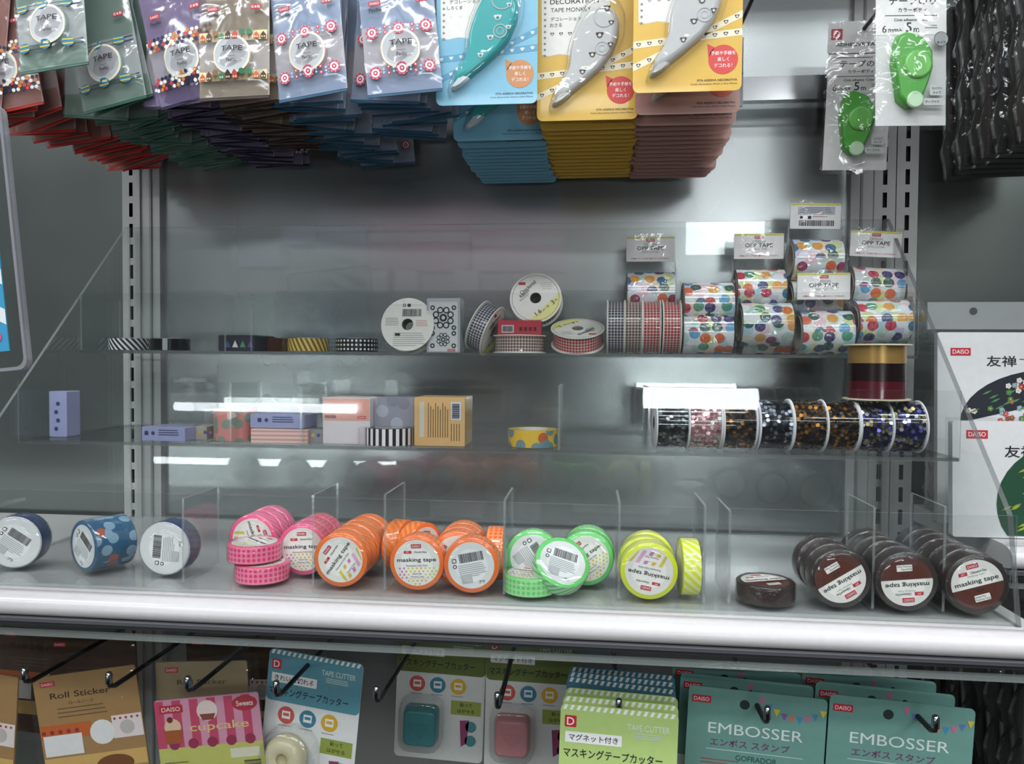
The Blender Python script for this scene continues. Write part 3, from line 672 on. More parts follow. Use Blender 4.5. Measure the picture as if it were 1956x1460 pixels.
for k in range(11):
    place(PK[k % 3], 'flat_film_pack', (.5325+random.uniform(-.002, .002), -.045-k*.0195, 1.761), (0, random.uniform(-1, 1), random.uniform(-3, 3)), 'dark film-wrapped flat pack, %s from the panel, top right corner' % ords[k], 'pack', 'dark flat packs at the top right')

# ================================================================== GOODS ON THE CLEAR RACK
def AX(): return Matrix.Rotation(R(-90), 4, 'Z')       # local Y axis -> X
def AZ(): return Matrix.Rotation(R(90), 4, 'X')        # local Y axis -> Z
# ---- masking tape rolls: axis along local Y, label faces -Y, centre at the origin
def label_print(kind, r):
    m = MB(); y = -.0076; yn = y-.00015; m.circ(0, 0, r, y+.0001, CARDW if kind != 'barcode' else solid('e4e5e4', .5), 40)
    if kind in ('dots', 'stripe'):
        m.text('masking tape', 0, .0022, .0042, yn, INK, w=r*1.72); logo(m, 0, .0138, .0034, y, .0085)
        m.rect(-.0105, .0078, -.004, .0101, y, LOGO); m.text('JAC', -.0075, .009, .0015, yn, LOGOT); m.text('15mm×5m', .0035, .009, .0017, yn, INK, w=.0105); m.text('Fluorescent Color Dots', 0, -.0022, .0014, yn, solid('6a5c78', .6), w=.018)
    if kind == 'dots':
        for i in range(9):
            for j in range(6):
                x = -.0145+i*.0036+(j % 2)*.0018; z = -.0045-j*.0026
                if x*x+z*z < (r-.0012)**2: m.circ(x, z, .0009, y, solid(('d07ab4', 'd9c64a', 'e3b347', 'cdd25a')[min(3, i//2)], .5), 7)
        m.rect(-.006, -.0125, .006, -.008, yn, CARDW); m.text('Masking Tape', 0, -.0115, .0018, yn-.0001, INK, w=.011); m.text('15mm×5m', 0, -.009, .0014, yn-.0001, INK)
    if kind == 'stripe':
        for i, c in enumerate(('d9c64a', 'e3b347', 'd07ab4', 'e0a8cc', 'd9c64a')):
            x = -.014+i*.0062; P = [(x, -.0160), (x+.003, -.0160), (x+.0075, -.0052), (x+.0045, -.0052)]
            P = [(a, b) for a, b in P]; k = [min(1., (r-.0008)/max(1e-6, math.hypot(*q))) for q in P]; m.flat([(a*q, b*q) for (a, b), q in zip(P, k)], y, solid(c, .5))
        m.rect(-.006, -.0125, .006, -.008, yn, CARDW); m.text('Masking Tape', 0, -.0115, .0018, yn-.0001, INK, w=.011)
    if kind == 'barcode':
        m.bars(-.009, .011, .003, .0105, y, INK, 22); m.circ(-.0135, .001, .0017, y, INK, 10); m.circ(-.0135, .001, .0010, yn, CARDW, 8); m.prism(rrect(.0036, .0036, .0008, 2, -.0132, .0058), yn, y, INK); m.prism(rrect(.0024, .0024, .0004, 2, -.0132, .0058), yn-.0002, yn-.0001, CARDW)
        m.lines(-.011, .012, .001, .0016, 7, y, solid('9a9c9e', .6), .0003); m.rect(-.010, -.014, -.001, -.0065, yn, solid('b6b8ba', .6)); m.text('プラ', .006, -.0145, .0026, yn, INK)
    if kind == 'brown':
        br = solid('57281c', .45); P = [(r*math.cos(a), r*math.sin(a)) for a in [R(180+k*180/20) for k in range(21)]]; P = [(x, z-.0 if z < -.0015 else -.0015) for x, z in P]
        m.flat(P, y, br); m.text('masking tape', 0, .0024, .0044, yn, INK, w=r*1.7); logo(m, .0, .0145, .0036, y, .009)
        m.rect(-.0115, .0085, -.005, .0112, y, LOGO); m.text('JAC', -.0083, .0098, .0016, yn, LOGOT); m.text('15mm×7m', .0035, .0098, .002, yn, INK, w=.0115); m.text('Masking Tape', .001, .0072, .0014, yn, GREY, w=.013)
        m.prism(rrect(.0115, .005, .0004, 2, .001, -.0105), yn, y, CARDW); m.text('Masking Tape', .001, -.0117, .0017, yn-.0001, INK, w=.0105); m.text('15mm×7m', -.0008, -.0094, .0015, yn-.0001, INK)
        m.text('0', .001, -.0045, .0016, yn, INK, w=.006)
    return m
_lab = {}
TR = .0228
def tape_proto(mat, ring, lab, r=TR, hw=.0075, lr=None):
    lr = lr or r*.84
    m = MB(); m.lathe([(r*.55, -hw+.0002), (r-.0006, -hw+.0002), (r, -hw+.0008)], ring, 40); m.lathe([(r, -hw+.0008), (r, hw-.0008)], mat, 40); m.lathe([(r, hw-.0008), (r-.0006, hw-.0002), (r*.55, hw-.0002), (r*.55, -hw+.0002)], ring, 40)
    key = (lab, lr, hw)
    if key not in _lab:
        pm = label_print(lab, lr)
        for i, p in enumerate(pm.v): pm.v[i] = Vector((p.x, p.y+.0075-hw, p.z))
        _lab[key] = pm.mesh('label')
        b = MB(); b.flat(circle(lr, 32)[::-1], hw+.0001, CARDW); _lab[key, 1] = b.mesh('back_label')
    f = MB(); rr = []; rnd = random.Random(1)
    prof = [(r*.60, -hw-.0005), (r*.97, -hw-.0006), (r+.0005, -hw+.0006), (r+.0009, -hw*.3), (r+.0008, hw*.4), (r+.0005, hw-.0004), (r*.9, hw+.0006), (r*.6, hw+.0005)]
    rings = []
    for i, (a, y) in enumerate(prof): rings.append([((a+rnd.uniform(-.0002, .0004)*(0 if i in (0, 7) else 1))*math.cos(2*math.pi*k/32), y+rnd.uniform(-.0002, .0002), a*math.sin(2*math.pi*k/32)) for k in range(32)])
    f.loft(rings, FILMT if lab != 'brown' else FILM, smooth=True)
    return proto(('tape_ring', m), ('label', _lab[key]), ('back_label', _lab[key, 1]), ('wrapper', f))
PINK, ORG, GRN, YEL, BRN = 'ff5d90', 'ff7a2e', '7ee07a', 'e4ee2a', '33231f'
def fl(c): return solid(c, .35)
TAPE = {
 'pink_dot': tape_proto(dots('ff8fb0', 'f0457c', .0042), fl('f4628f'), 'dots'), 'pink_str': tape_proto(stripes('ff6f9c', 'ff9dbb', .007, 1, 1), fl('f4628f'), 'stripe'),
 'org_str': tape_proto(stripes('ff7a2e', 'ff9a55', .007, 1, 1), fl('ff7a33'), 'stripe'), 'org_dot': tape_proto(dots('ffa066', 'ff6c1f', .0042), fl('ff7a33'), 'dots'), 'org_bar': tape_proto(dots('ffa066', 'ff6c1f', .0042), fl('ff7a33'), 'barcode'),
 'grn_str': tape_proto(stripes('6fdc78', 'd9f5dc', .0075, 1, 1), fl('74d877'), 'barcode'), 'grn_dot': tape_proto(dots('a6eaa2', '74d877', .0042), fl('74d877'), 'dots'), 'grn_bar': tape_proto(dots('a6eaa2', '74d877', .0042), fl('74d877'), 'barcode'),
 'yel_str': tape_proto(stripes('e6f02e', 'f6f8b4', .0075, 1, 1), fl('e2ec38'), 'stripe'), 'brown': tape_proto(solid('33231f', .3), solid('2c1d19', .35), 'brown'),
 'blue': tape_proto(blotch('2f5f80', 'b5593f', '8fb0c4', 75), solid('3a6484', .4), 'barcode', hw=.0185), 'white': tape_proto(solid('2f3f68', .4), solid('b9bdc4', .4), 'barcode', hw=.010, r=.0235, lr=.0225)}
def stand(kind, u, Y, label, roll=0, yaw=0, lean=0, v=1080, group=None, z=0, x=None):
    xx = at(u, v, Y-.0075).x if x is None else x
    return place(TAPE[kind], 'masking_tape', (xx, Y, T1+.0242+z), (-lean, roll, yaw), label, 'tape', group)
def lieflat(kind, u, Y, label, z=0, roll=0, v=1090, tx=0):
    xx = at(u, v, Y-.02).x
    return place(TAPE[kind], 'masking_tape', (xx, Y, T1+.0084+z), (-90+tx, roll, 0), label, 'tape')
def onedge(kind, u, Y, label, roll=0, yaw=90, z=0):
    return place(TAPE[kind], 'masking_tape', (at(u, 1080, Y-.01).x, Y, T1+.0242+z), (0, roll, yaw), label, 'tape')
def row(kind, u, Y, n, step, word, where, roll, roll2, v=1080, dx=.0015):
    """a row of tapes standing one behind the other"""
    x0 = at(u, v, Y-.0075).x
    for k in range(n):
        lab = 'front %s tape %s' % (word, where) if k == 0 else '%s %s tape behind the front one %s' % (ords[k], word, where)
        stand(kind, 0, Y+k*step, lab, roll if k == 0 else roll2+23*k, random.uniform(-4, 4)*(k > 0), random.uniform(0, 4)*(k > 0), x=x0+(random.uniform(-dx, dx) if k else 0), group='%s tapes %s' % (word, where))
# pink group
row('pink_str', 482, -.195, 3, .0172, 'pink striped masking', 'left of the neon row', 70, 40)
row('pink_dot', 578, -.226, 3, .0172, 'pink dotted masking', 'left of the orange row', -4, 30)
lieflat('pink_dot', 482, -.2455, 'pink dotted masking tape lying flat, lower of a stacked pair'); lieflat('pink_dot', 467, -.243, 'pink dotted masking tape lying flat, upper of a stacked pair', z=.0165, roll=40)
# orange groups
row('org_str', 650, -.2555, 5, .0170, 'orange striped masking', 'at the left of the orange group', -55, 20)
onedge('org_str', 760, -.205, 'orange striped masking tape standing edge-on, left of two', yaw=76); onedge('org_str', 795, -.212, 'orange striped masking tape standing half edge-on, right of two', yaw=58, roll=10)
row('org_dot', 796, -.2565, 1, .017, 'orange dotted masking', 'in the middle of the orange group', -3, 0)
row('org_dot', 873, -.238, 3, .0170, 'orange dotted masking', 'behind the barcoded orange tape', -60, -40)
stand('org_bar', 900, -.2585, 'orange masking tape showing its barcode label, right end of the orange group', roll=-12)
onedge('org_dot', 945, -.222, 'orange dotted masking tape standing edge-on at the divider', yaw=92)
# green group
stand('grn_bar', 1017, -.228, 'green masking tape with barcode label, back left of the green group', roll=55, lean=4)
lieflat('grn_dot', 1010, -.2495, 'green dotted masking tape lying flat, front left of the green group', roll=20)
o = place(TAPE['grn_str'], 'masking_tape', (at(1070, 1085, -.258).x, -.252, T1+.0225), (-42, 25, 22), 'green striped masking tape leaning forward with barcode label up', 'tape')
stand('grn_dot', 1120, -.226, 'green masking tape with dotted label, back right of the green group', roll=-38, lean=3)
stand('grn_dot', 1123, -.2085, 'green masking tape right behind the one with dotted label', roll=60)
# yellow group
row('yel_str', 1240, -.2575, 3, .0172, 'yellow striped masking', 'in the yellow group', 190, 170)
onedge('yel_str', 1318, -.245, 'yellow striped masking tape standing edge-on', yaw=92)
# brown group
lieflat('brown', 1474, -.249, 'brown masking tape lying flat left of the brown rows', roll=-20)
row('brown', 1606, -.259, 3, .0190, 'brown masking', 'in the left brown row', 147, 150); row('brown', 1733, -.2605, 5, .0180, 'brown masking', 'in the middle brown row', 174, 160); row('brown', 1868, -.262, 6, .0180, 'brown masking', 'in the right brown row', -17, 150)
# blue and white wide tapes at the left
place(TAPE['blue'], 'wide_tape', (at(195, 1040, -.235).x, -.232, T1+.0242), (0, 35, -28), 'wide blue printed tape roll standing turned at the left', 'tape')
place(TAPE['white'], 'wide_tape', (at(312, 1040, -.25).x, -.2385, T1+.0246), (0, -85, 0), 'navy-edged tape with white barcode label right of the blue roll', 'tape')
place(TAPE['white'], 'wide_tape', (at(22, 1015, -.245).x, -.235, T1+.0246), (0, 35, 12), 'white-labelled tape at the far left edge of the lower step', 'tape')

# ---- checkered ribbon spools: axis along local Y, centre at the origin
SR = .0285
def spool_print(kind):
    m = MB(); y = -.0096; yn = y-.00015
    if kind == 'front':
        P = [(SR*.97*math.cos(a), SR*.97*math.sin(a)) for a in [R(-62+k*150/20) for k in range(21)]]; hole = [(.0072*math.cos(a), .0072*math.sin(a)) for a in [R(88-k*150/8) for k in range(9)]]
        seg = [(SR*.96*math.cos(R(-105+k*120/20)), SR*.96*math.sin(R(-105+k*120/20))) for k in range(21)]
        m.flat(seg, y, solid('e9e39a', .6))
        m.text('Checkered', -.009, .012, .0044, yn, INK, w=.021, rot=42); m.text('Ribbon', -.004, .0075, .0040, yn, INK, w=.012, rot=42) if False else m.text('Ribbon', -.0125, .005, .0038, yn, INK, w=.012, rot=42)
        logo(m, -.0155, .0165, .0032, y, .0075, False); m.text('Plaid Color', -.0125, .0005, .002, yn, GREY, w=.012, rot=42)
        m.text('1.6', .0035, -.0165, .0052, yn, INK, rot=42); m.text('cm × 約', .0115, -.0115, .0026, yn, INK, rot=42); m.text('3', .019, -.005, .0052, yn, INK, rot=42); m.text('m', .0225, -.0025, .002, yn, INK, rot=42)
        for k in range(4): m.rect(.004+.001*k, .017-.0022*k, .017, .0174-.0022*k, y, GREY)
        m.ring(0, 0, SR*.90, SR*.912, yn, solid('5a5a58', .6), 40)
    else:
        m.bars(-.006, .014, .0085, .0165, y, INK, 22); m.circ(-.004, .0205, .0018, y, INK, 10); m.prism(rrect(.0036, .0034, .0006, 2, .001, .0205), yn, y, INK); m.circ(-.004, .0205, .001, yn, CARDW, 8)
        m.lines(-.024, -.009, .0065, .0018, 5, y, GREY, .0003); m.lines(-.015, .02, -.0095, .0022, 7, y, GREY, .0003); m.rect(-.013, -.0125, -.0075, -.0095, yn, INK); m.lines(.009, .022, .004, .0018, 4, y, solid('c98a88', .6), .0003)
    return m
def spool_proto(c, kind='front'):
    fl_ = MB()
    for a, b in ((-.0095, -.0085), (.0085, .0095)): fl_.lathe([(.0062, a), (SR, a), (SR, b), (.0062, b)], CARDW, 40, smooth=False)
    rb = MB(); rb.lathe([(SR*.92, -.0084), (SR*.92, .0084)], gingham(c), 40); co = MB(); co.lathe([(.0062, -.0085), (.0062, .0085)], solid('8a8276', .7), 24)
    fm = MB(); fm.lathe([(SR*.93, -.0075), (SR*.94, 0), (SR*.93, .0075)], FILMT, 32)
    return proto(('flange', fl_.mesh('flange'), (('flange_print', spool_print(kind)),)), ('ribbon', rb), ('core', co), ('shrink_film', fm))
SP = {c: spool_proto(h) for c, h in (('navy', '1f2c52'), ('brown', '6a4a40'), ('red', 'b3222f'))}; SPB = spool_proto('c9c4ba', 'back')
for u, c, lab in ((1178, 'navy', 'navy gingham ribbon spool standing edge-on at the left of four'), (1211, 'brown', 'brown gingham ribbon spool standing edge-on, second of four'),
                  (1246, 'red', 'red gingham ribbon spool standing edge-on, third of four'), (1285, 'red', 'red gingham ribbon spool standing edge-on, right end of four')):
    place(SP[c], 'ribbon_spool', (at(u, 640, -.085).x, -.064, T3+SR+.0003), (0, 0, 88), lab, 'ribbon spool')
place(SPB, 'ribbon_spool', (at(778, 640, -.09).x, -.080, T3+.0282), (-9, 0, 0), 'white ribbon spool with barcode, leaning beside the ornate box', 'ribbon spool')
place(SP['navy'], 'ribbon_spool', (at(927, 640, -.06).x, -.058, T3+.0272), (0, 25, 62), 'navy gingham ribbon spool leaning to the right beside the ornate box', 'ribbon spool').rotation_euler = (Matrix.Rotation(R(24), 3, 'Y') @ Matrix.Rotation(R(80), 3, 'Z')).to_euler()
place(SP['navy'], 'ribbon_spool', (at(1026, 578, -.03).x, -.039, T3+.0585), (-14, 0, -3), 'white-faced checkered ribbon spool propped on top behind the others', 'ribbon spool')
place(SP['brown'], 'ribbon_spool', (at(990, 660, -.08).x, -.064, T3+.0098), (-90, 0, 0), 'brown gingham ribbon spool lying flat under the red box', 'ribbon spool')
o = place(SP['red'], 'ribbon_spool', (at(1103, 645, -.075).x, -.064, T3+.0185), (-66, 180, 0), 'red gingham ribbon spool lying tilted, its white face up', 'ribbon spool')

# ---- small wrapped boxes and washi rolls
def boxed(w, d, h, col, pat=None, print_=None, film=True, side=None):
    b = MB(); b.prism([(x, z+h/2) for x, z in rrect(w, h, .0008, 2)], -d/2, d/2, pat or solid(col, .4), side or solid(col, .45))
    rows = [('carton', b)]
    if print_:
        p = MB(); print_(p, -d/2-.0002); rows.append(('carton_print', p))
    if film:
        f = MB(); f.box(-w/2-.0006, w/2+.0006, -d/2-.0006, d/2+.0006, .0001, h+.0006, FILMT); rows.append(('wrapper', f))
    return proto(*rows)
def washi(r, h, pat, ring):
    """roll lying flat, base at the origin, in a snug clear sleeve"""
    m = MB(); m.M = AZ(); m.lathe([(r, -h+.0004), (r, -.0004)], pat, 36); m.lathe([(r*.6, -.0004), (r, -.0004)], ring, 36, smooth=False); m.lathe([(r*.6, -h+.0004), (r, -h+.0004)], ring, 36, smooth=False); m.lathe([(r*.6, -h), (r*.6, 0)], CARDW, 30)
    for i, p in enumerate(m.v): m.v[i] = Vector((p.x, p.y, -p.z)) if p.z < 0 else p
    f = MB(); f.box(-r-.0008, r+.0008, -r-.0008, r+.0008, .0001, h+.0006, FILMT)
    return proto(('tape_ring', m), ('sleeve', f))
def put(pr, name, u, v, Y, zf, label, cat, rz=0, z=0, rx=0, ry=0):
    return place(pr, name, (at(u, v, Y).x, Y, zf+z+.0003), (rx, ry, rz), label, cat)
put(washi(.0215, .0135, stripes('1b1b1f', 'e9e9ea', .006, 1, .9), solid('2a2a2e', .4)), 'washi_tape', 248, 662, -.072, T3, 'black and white striped washi tape lying flat at far left', 'tape')
put(washi(.0205, .0135, stripes('17181b', 'aeb4b8', .03, 1, 0, .82, .2), solid('2a2a2e', .4)), 'washi_tape', 326, 662, -.072, T3, 'black and silver washi tape beside the striped one', 'tape')
def tri(m, y):
    for i, c in enumerate(('3f6fb0', 'e8e8ea', '4f9a68', '7a4f98')): m.flat([(-.014+i*.009, .004), (-.007+i*.009, .004), (-.0105+i*.009, .0115)], y, solid(c, .5))
put(boxed(.043, .042, .017, '34353f', None, tri), 'washi_box', 472, 655, -.072, T3, 'dark washi tape box with coloured triangles', 'box', rz=-6)
put(boxed(.018, .030, .015, '5c3b28'), 'washi_box', 527, 660, -.055, T3, 'small brown wrapped box behind the triangle box', 'box', rz=-20)
put(washi(.0225, .0145, stripes('8a6a24', 'e8cf7a', .0055, 1, .5, .5, .2), solid('2a261c', .4)), 'washi_tape', 590, 662, -.072, T3, 'gold striped washi tape on the upper step', 'tape', rz=10)
put(washi(.0225, .0145, dots('1b1b1e', 'f0f0f0', .0045, .28), solid('1b1b1e', .4)), 'washi_tape', 682, 662, -.072, T3, 'black washi tape with white dots beside the gold one', 'tape')
def ornate(m, y):
    k = solid('26282c', .5); m.prism(rrect(.031, .052, .0008, 2, 0, .027), y-.0001, y, solid('dfe2e4', .4)); Y2 = y-.0003
    for cz, s in ((.0365, 1.), (.0135, .62)):
        for a in range(8):
            t = R(a*45+22); x, z = .0085*s*math.cos(t), .0085*s*math.sin(t); m.ring(x, cz+z, .0022*s, .0036*s, Y2, k, 12)
        m.ring(0, cz, .002*s, .0042*s, Y2, k, 14)
        for sx in (-1, 1):
            for sz in (-1, 1): m.ring(sx*.0115, cz+sz*.0105*s, .0012, .0026, Y2, k, 10)
    logo(m, .009, .0025, .0024, Y2, .008)
put(boxed(.036, .020, .057, 'b9bec3', None, ornate), 'card_box', 851, 640, -.078, T3, 'silver box with black ornate scroll pattern', 'box', rz=-3)
def redbox(m, y):
    m.rect(-.019, .002, -.006, .010, y, solid('d9d6d8', .5)); m.bars(-.018, -.007, .003, .009, y-.0001, INK, 14)
    for i in range(4): m.rect(.0+i*.005, .004, .003+i*.005, .008, y, solid('5a1c22', .5))
put(boxed(.046, .022, .015, 'c23a4a', None, redbox), 'washi_box', 994, 636, -.066, T3, 'red wrapped box lying on the flat brown spool', 'box', z=.0195)

# ---- wide printed packing tape with header cards: roll axis along local X, origin at the base
WR, WL = .0225, .0255
def header(back):
    h = MB(); h.prism([(x, z) for x, z in rrect(.052, .027, .001, 2, 0, .070)], -.0004, .0004, WHITE)
    p = MB(); y = -.0006; p.rect(-.0255, .0815, .0255, .0832, y, solid('d9d45a', .5))
    if back:
        p.bars(-.017, .020, .0595, .0655, y, INK, 26); p.rect(-.018, .0715, .020, .0800, y, solid('b9bac4', .6)); p.lines(-.016, .018, .0788, .0017, 4, y-.0001, solid('7c7c88', .6), .0003); p.circ(-.0145, .0685, .0017, y, INK, 9); p.prism(rrect(.0034, .0034, .0006, 2, -.006, .0685), y-.0001, y, INK); p.lines(-.003, .014, .0695, .0016, 1, y, LOGO, .0003)
    else:
        logo(p, 0, .0795, .003, y, .009); p.text('DESIGN', 0, .0752, .0026, y, GREY, w=.013); p.text('OPP TAPE', 0, .0710, .0042, y, INK, w=.029); p.text('- WITH CUTTER -', 0, .0668, .0018, y, GREY, w=.020); p.text('※ 商品のテープを切り替えることができます。', 0, .0598, .0019, y, LOGO, w=.042)
    return h, p
_hd = {b: [x.mesh(n) for x, n in zip(header(b), ('header_card', 'header_print'))] for b in (0, 1)}
def opp_proto(seed, head):
    m = MB(); m.M = Matrix.Translation((0, 0, WR)) @ AX(); m.lathe([(WR*.75, -WL+.0005), (WR, -WL+.0005)], solid('a9a6a2', .5), 36, smooth=False); m.lathe([(WR*.75, WL-.0005), (WR, WL-.0005)], solid('a9a6a2', .5), 36, smooth=False)
    m.lathe([(WR, -WL+.0005), (WR, WL-.0005)], watercolour(seed), 40); m.lathe([(WR*.75, -WL), (WR*.75, WL)], solid('c9c2b4', .7), 30)
    f = MB(); rings = []; hh = (.087 if head is not None else .0475)
    for j in range(9):
        t = j/8; z = .0004+(hh-.0004)*t; dp = (WR+.001) if z < .036 else max(.0015, (WR+.001)*(1-(z-.036)/.028)); dp *= (.75 if j == 0 else 1)
        wob = lambda q: .0007*math.sin(j*2.3+q*1.7)
        yb = WR*.2 if z > .045 else 0
        rings.append([(x*(1+.01*math.sin(j*3+q)), y*dp+wob(q), z) for q, (x, y) in enumerate(((-WL-.0012, -1), (-WL/3, -1), (WL/3, -1), (WL+.0012, -1), (WL+.0012, 1), (WL/3, 1), (-WL/3, 1), (-WL-.0012, 1)))])
    f.loft(rings, FILM, smooth=True)
    rows = [('tape_roll', m), ('bag_film', f)]
    if head is not None: rows.append(('header_card', _hd[head][0], (('header_print', _hd[head][1]),)))
    return proto(*rows)
OP = {}
def opp(seed, head, u, v, Y, z, label, ry=0, rz=0, rx=0):
    if (seed % 5, head) not in OP: OP[seed % 5, head] = opp_proto(seed % 5, head)
    place(OP[seed % 5, head], 'printed_tape_roll', (at(u, v, Y-WR*.8).x, Y, T3+z+.0004), (rx, ry, rz), label, 'tape', 'watercolour-dot tape rolls on the upper step')
D2 = .0452
opp(0, 0, 1244, 540, -.034, .0445, 'watercolour-dot tape with torn header behind the gingham spools')
opp(1, None, 1355, 580, -.062, .0300, 'watercolour-dot tape without header, upper of the leftmost pair')
opp(2, None, 1353, 660, -.064, -.0150+.0150, 'watercolour-dot tape without header, lower of the leftmost pair')
opp(3, 0, 1455, 560, -.036, .0465, 'watercolour-dot tape with header card left of the tall barcode one')
opp(4, None, 1467, 620, -.066, .0085, 'watercolour-dot tape without header in the middle of the group')
opp(0, 1, 1563, 500, -.036, .0780, 'watercolour-dot tape with barcode header, topmost of all', ry=1)
opp(1, 0, 1582, 640, -.0735, .0000, 'watercolour-dot tape with header card, lowest and nearest')
opp(2, 0, 1676, 560, -.036, .0480, 'watercolour-dot tape with header card at the right upright', ry=3)
opp(3, None, 1692, 620, -.068, .0110, 'watercolour-dot tape without header at the right end', ry=-1)
opp(4, None, 1562, 575, -.036, .0345, 'watercolour-dot tape mostly hidden behind the nearest header card')
opp(2, None, 1467, 660, -.035, .0, 'watercolour-dot tape hidden low in the middle of the group'); opp(1, None, 1676, 660, -.035, .0, 'watercolour-dot tape hidden low at the right end')
opp(0, None, 1244, 640, -.035, .0, 'watercolour-dot tape hidden behind the standing gingham spools')

# ---- middle step
def lav(m, y):
    k = solid('3a3f68', .5); m.prism(rrect(.004, .004, .0006, 2, -.018, .0075), y-.0001, y, k); m.circ(-.011, .0075, .0019, y, k, 9); m.lines(-.005, .018, .0105, .0022, 3, y, k, .0004)
def dotrow(m, y):
    for i, c in enumerate(('5b64a8', 'c9574a', 'd6b24a', '4a4f88', '7a5a9a')): m.circ(-.009+i*.0055, .0075, .0018, y, solid(c, .5), 8)
LAV = '9da2c8'
put(boxed(.019, .020, .046, LAV, None, lambda m, y: [m.circ(-.002+.002*(k % 2), .008+k*.0085, .0022, y, solid('3a3f68', .5), 9) for k in range(4)]), 'washi_box', 124, 800, -.150, T2, 'lavender washi box standing upright at the far left', 'box')
put(boxed(.046, .030, .0135, LAV, None, lav), 'washi_box', 330, 835, -.165, T2, 'lavender washi box lying flat beside the left upright', 'box', rz=-4)
put(boxed(.018, .028, .0135, 'a8a69a', None, dotrow), 'washi_box', 392, 835, -.150, T2, 'small grey box with coloured dots beside the flat lavender box', 'box')
put(washi(.0205, .031, blotch('d98c86', 'efd6c8', '6f9a88', 80), solid('c9807a', .4)), 'washi_tape', 450, 820, -.155, T2, 'tall pink floral washi roll', 'tape')
put(boxed(.055, .034, .0135, 'e2b9b0', stripes('e9c9c0', 'd39a90', .004, 0, 1, .6)), 'washi_box', 545, 838, -.162, T2, 'pink striped washi box, lower of the stacked pair', 'box', rz=3)
put(boxed(.055, .030, .0135, LAV, None, lav), 'washi_box', 543, 808, -.162, T2, 'lavender washi box stacked on the pink striped one', 'box', z=.0142, rz=-3)
put(boxed(.026, .028, .0130, '8f8f92', None, dotrow), 'washi_box', 604, 808, -.158, T2, 'grey dotted washi box at the end of the stacked pair', 'box', z=.0)
def salmon(m, y):
    m.rect(-.0225, .0225, .0225, .0435, y, solid('e0a192', .4)); logo(m, .015, .0255, .0028, y-.0001, .008); m.lines(-.006, .014, .034, .002, 3, y-.0001, solid('b3574f', .5), .0003); m.bars(-.021, -.010, .0245, .0275, y-.0001, solid('6a4a44', .5), 12)
put(boxed(.046, .040, .044, 'd9d3d6', None, salmon), 'washi_box', 674, 808, -.155, T2, 'pale box with salmon upper band and red tag', 'box')
put(boxed(.040, .036, .044, '8d8d98', blotch('8d8d98', 'a9aebc', '7a7c8a', 60)), 'washi_box', 762, 808, -.145, T2, 'grey lavender box behind the black and white tape', 'box')
put(washi(.024, .0165, stripes('1d1b20', 'ece9ea', .0065, 1, 0), solid('3a2a30', .4)), 'washi_tape', 745, 840, -.1665, T2, 'black and white striped washi tape in front of the grey box', 'tape', rx=0)
def tan(m, y):
    k = solid('6a5232', .6); m.bars(.012, .019, .026, .040, y-.0001, INK, 14, vert=True); m.rect(.0108, .0245, .0205, .0415, y, solid('c9cdd8', .5)); m.rect(-.019, .008, -.0145, .041, y, solid('c6c2b4', .5))
    for i in range(9): m.rect(-.011+i*.0023, .008, -.0103+i*.0023, .0405-(i % 3)*.003, y, k)
    for i in range(4): m.rect(.011+i*.0025, .005, .0117+i*.0025, .021, y, k)
put(boxed(.048, .044, .0455, 'd2ab72', None, tan), 'card_box', 848, 810, -.155, T2, 'tan box with barcode and fine print', 'box')
put(washi(.0235, .0165, blotch('d9b23a', 'b8433a', '3f7f9a', 70), solid('d8b84a', .4)), 'washi_tape', 1018, 842, -.160, T2, 'yellow printed washi tape alone on the middle step', 'tape', rz=12)
# sequin spools
QR, QH = .0238, .0152
def sequin_proto(cols, seed):
    fl_ = MB()
    for a, b in ((-QH, -QH+.0016), (QH-.0016, QH)): fl_.lathe([(.006, a), (QR-.0008, a), (QR, a+.0005), (QR, b-.0005), (QR-.0008, b), (.006, b)], solid('dfdfe2', .35), 40)
    co = MB(); co.lathe([(QR*.84, -QH+.0016), (QR*.84, QH-.0016)], solid(cols[0], .6), 32)
    sq = MB(); rnd = random.Random(seed); cm = [solid(c, .22, .75) for c in cols]; nrow = 34
    for a in range(nrow):
        for b in range(8):
            t = 2*math.pi*(a+.5*(b % 2))/nrow+rnd.uniform(-.05, .05); y = -QH+.0034+b*(2*QH-.0068)/7+rnd.uniform(-.0006, .0006); r = QR*.90+rnd.uniform(-.0004, .0008)
            c = Vector((r*math.cos(t), y, r*math.sin(t))); n = Vector((math.cos(t), 0, math.sin(t))); n = (n+Vector((rnd.uniform(-.45, .45), rnd.uniform(-.45, .45), rnd.uniform(-.45, .45)))).normalized()
            e1 = n.cross(Vector((0, 1, 0))).normalized(); e2 = n.cross(e1); k = .0019
            sq.add([c+k*(math.cos(i*math.pi/3.5)*e1+math.sin(i*math.pi/3.5)*e2) for i in range(7)], [tuple(range(7))], rnd.choice(cm))
    fm = MB(); fm.lathe([(QR*.965, -QH+.0018), (QR*.975, 0), (QR*.965, QH-.0018)], FILMT, 40)
    return proto(('flange', fl_), ('core', co), ('sequins', sq, (), {'kind': 'stuff'}), ('shrink_film', fm))
SQ = {'black': sequin_proto(('15171b', '23272c', 'a9b0b4', '1a1c20', '6d7478'), 1), 'pink': sequin_proto(('d8a0a4', 'e8b6ba', 'f0ccd0', 'd8a0a4', 'c9e4dc'), 2), 'gold': sequin_proto(('241a12', '3a2a18', 'a8742c', '2c1e14', '8a5c22', '1a1512'), 3), 'silver': sequin_proto(('181b22', '2a2f3a', 'b3bcc8', '1c2028', '7d8794'), 4), 'blue': sequin_proto(('26264a', '3a3a86', 'a89c6a', '2a2a5e', '857c58', 'b9b9c4'), 5)}
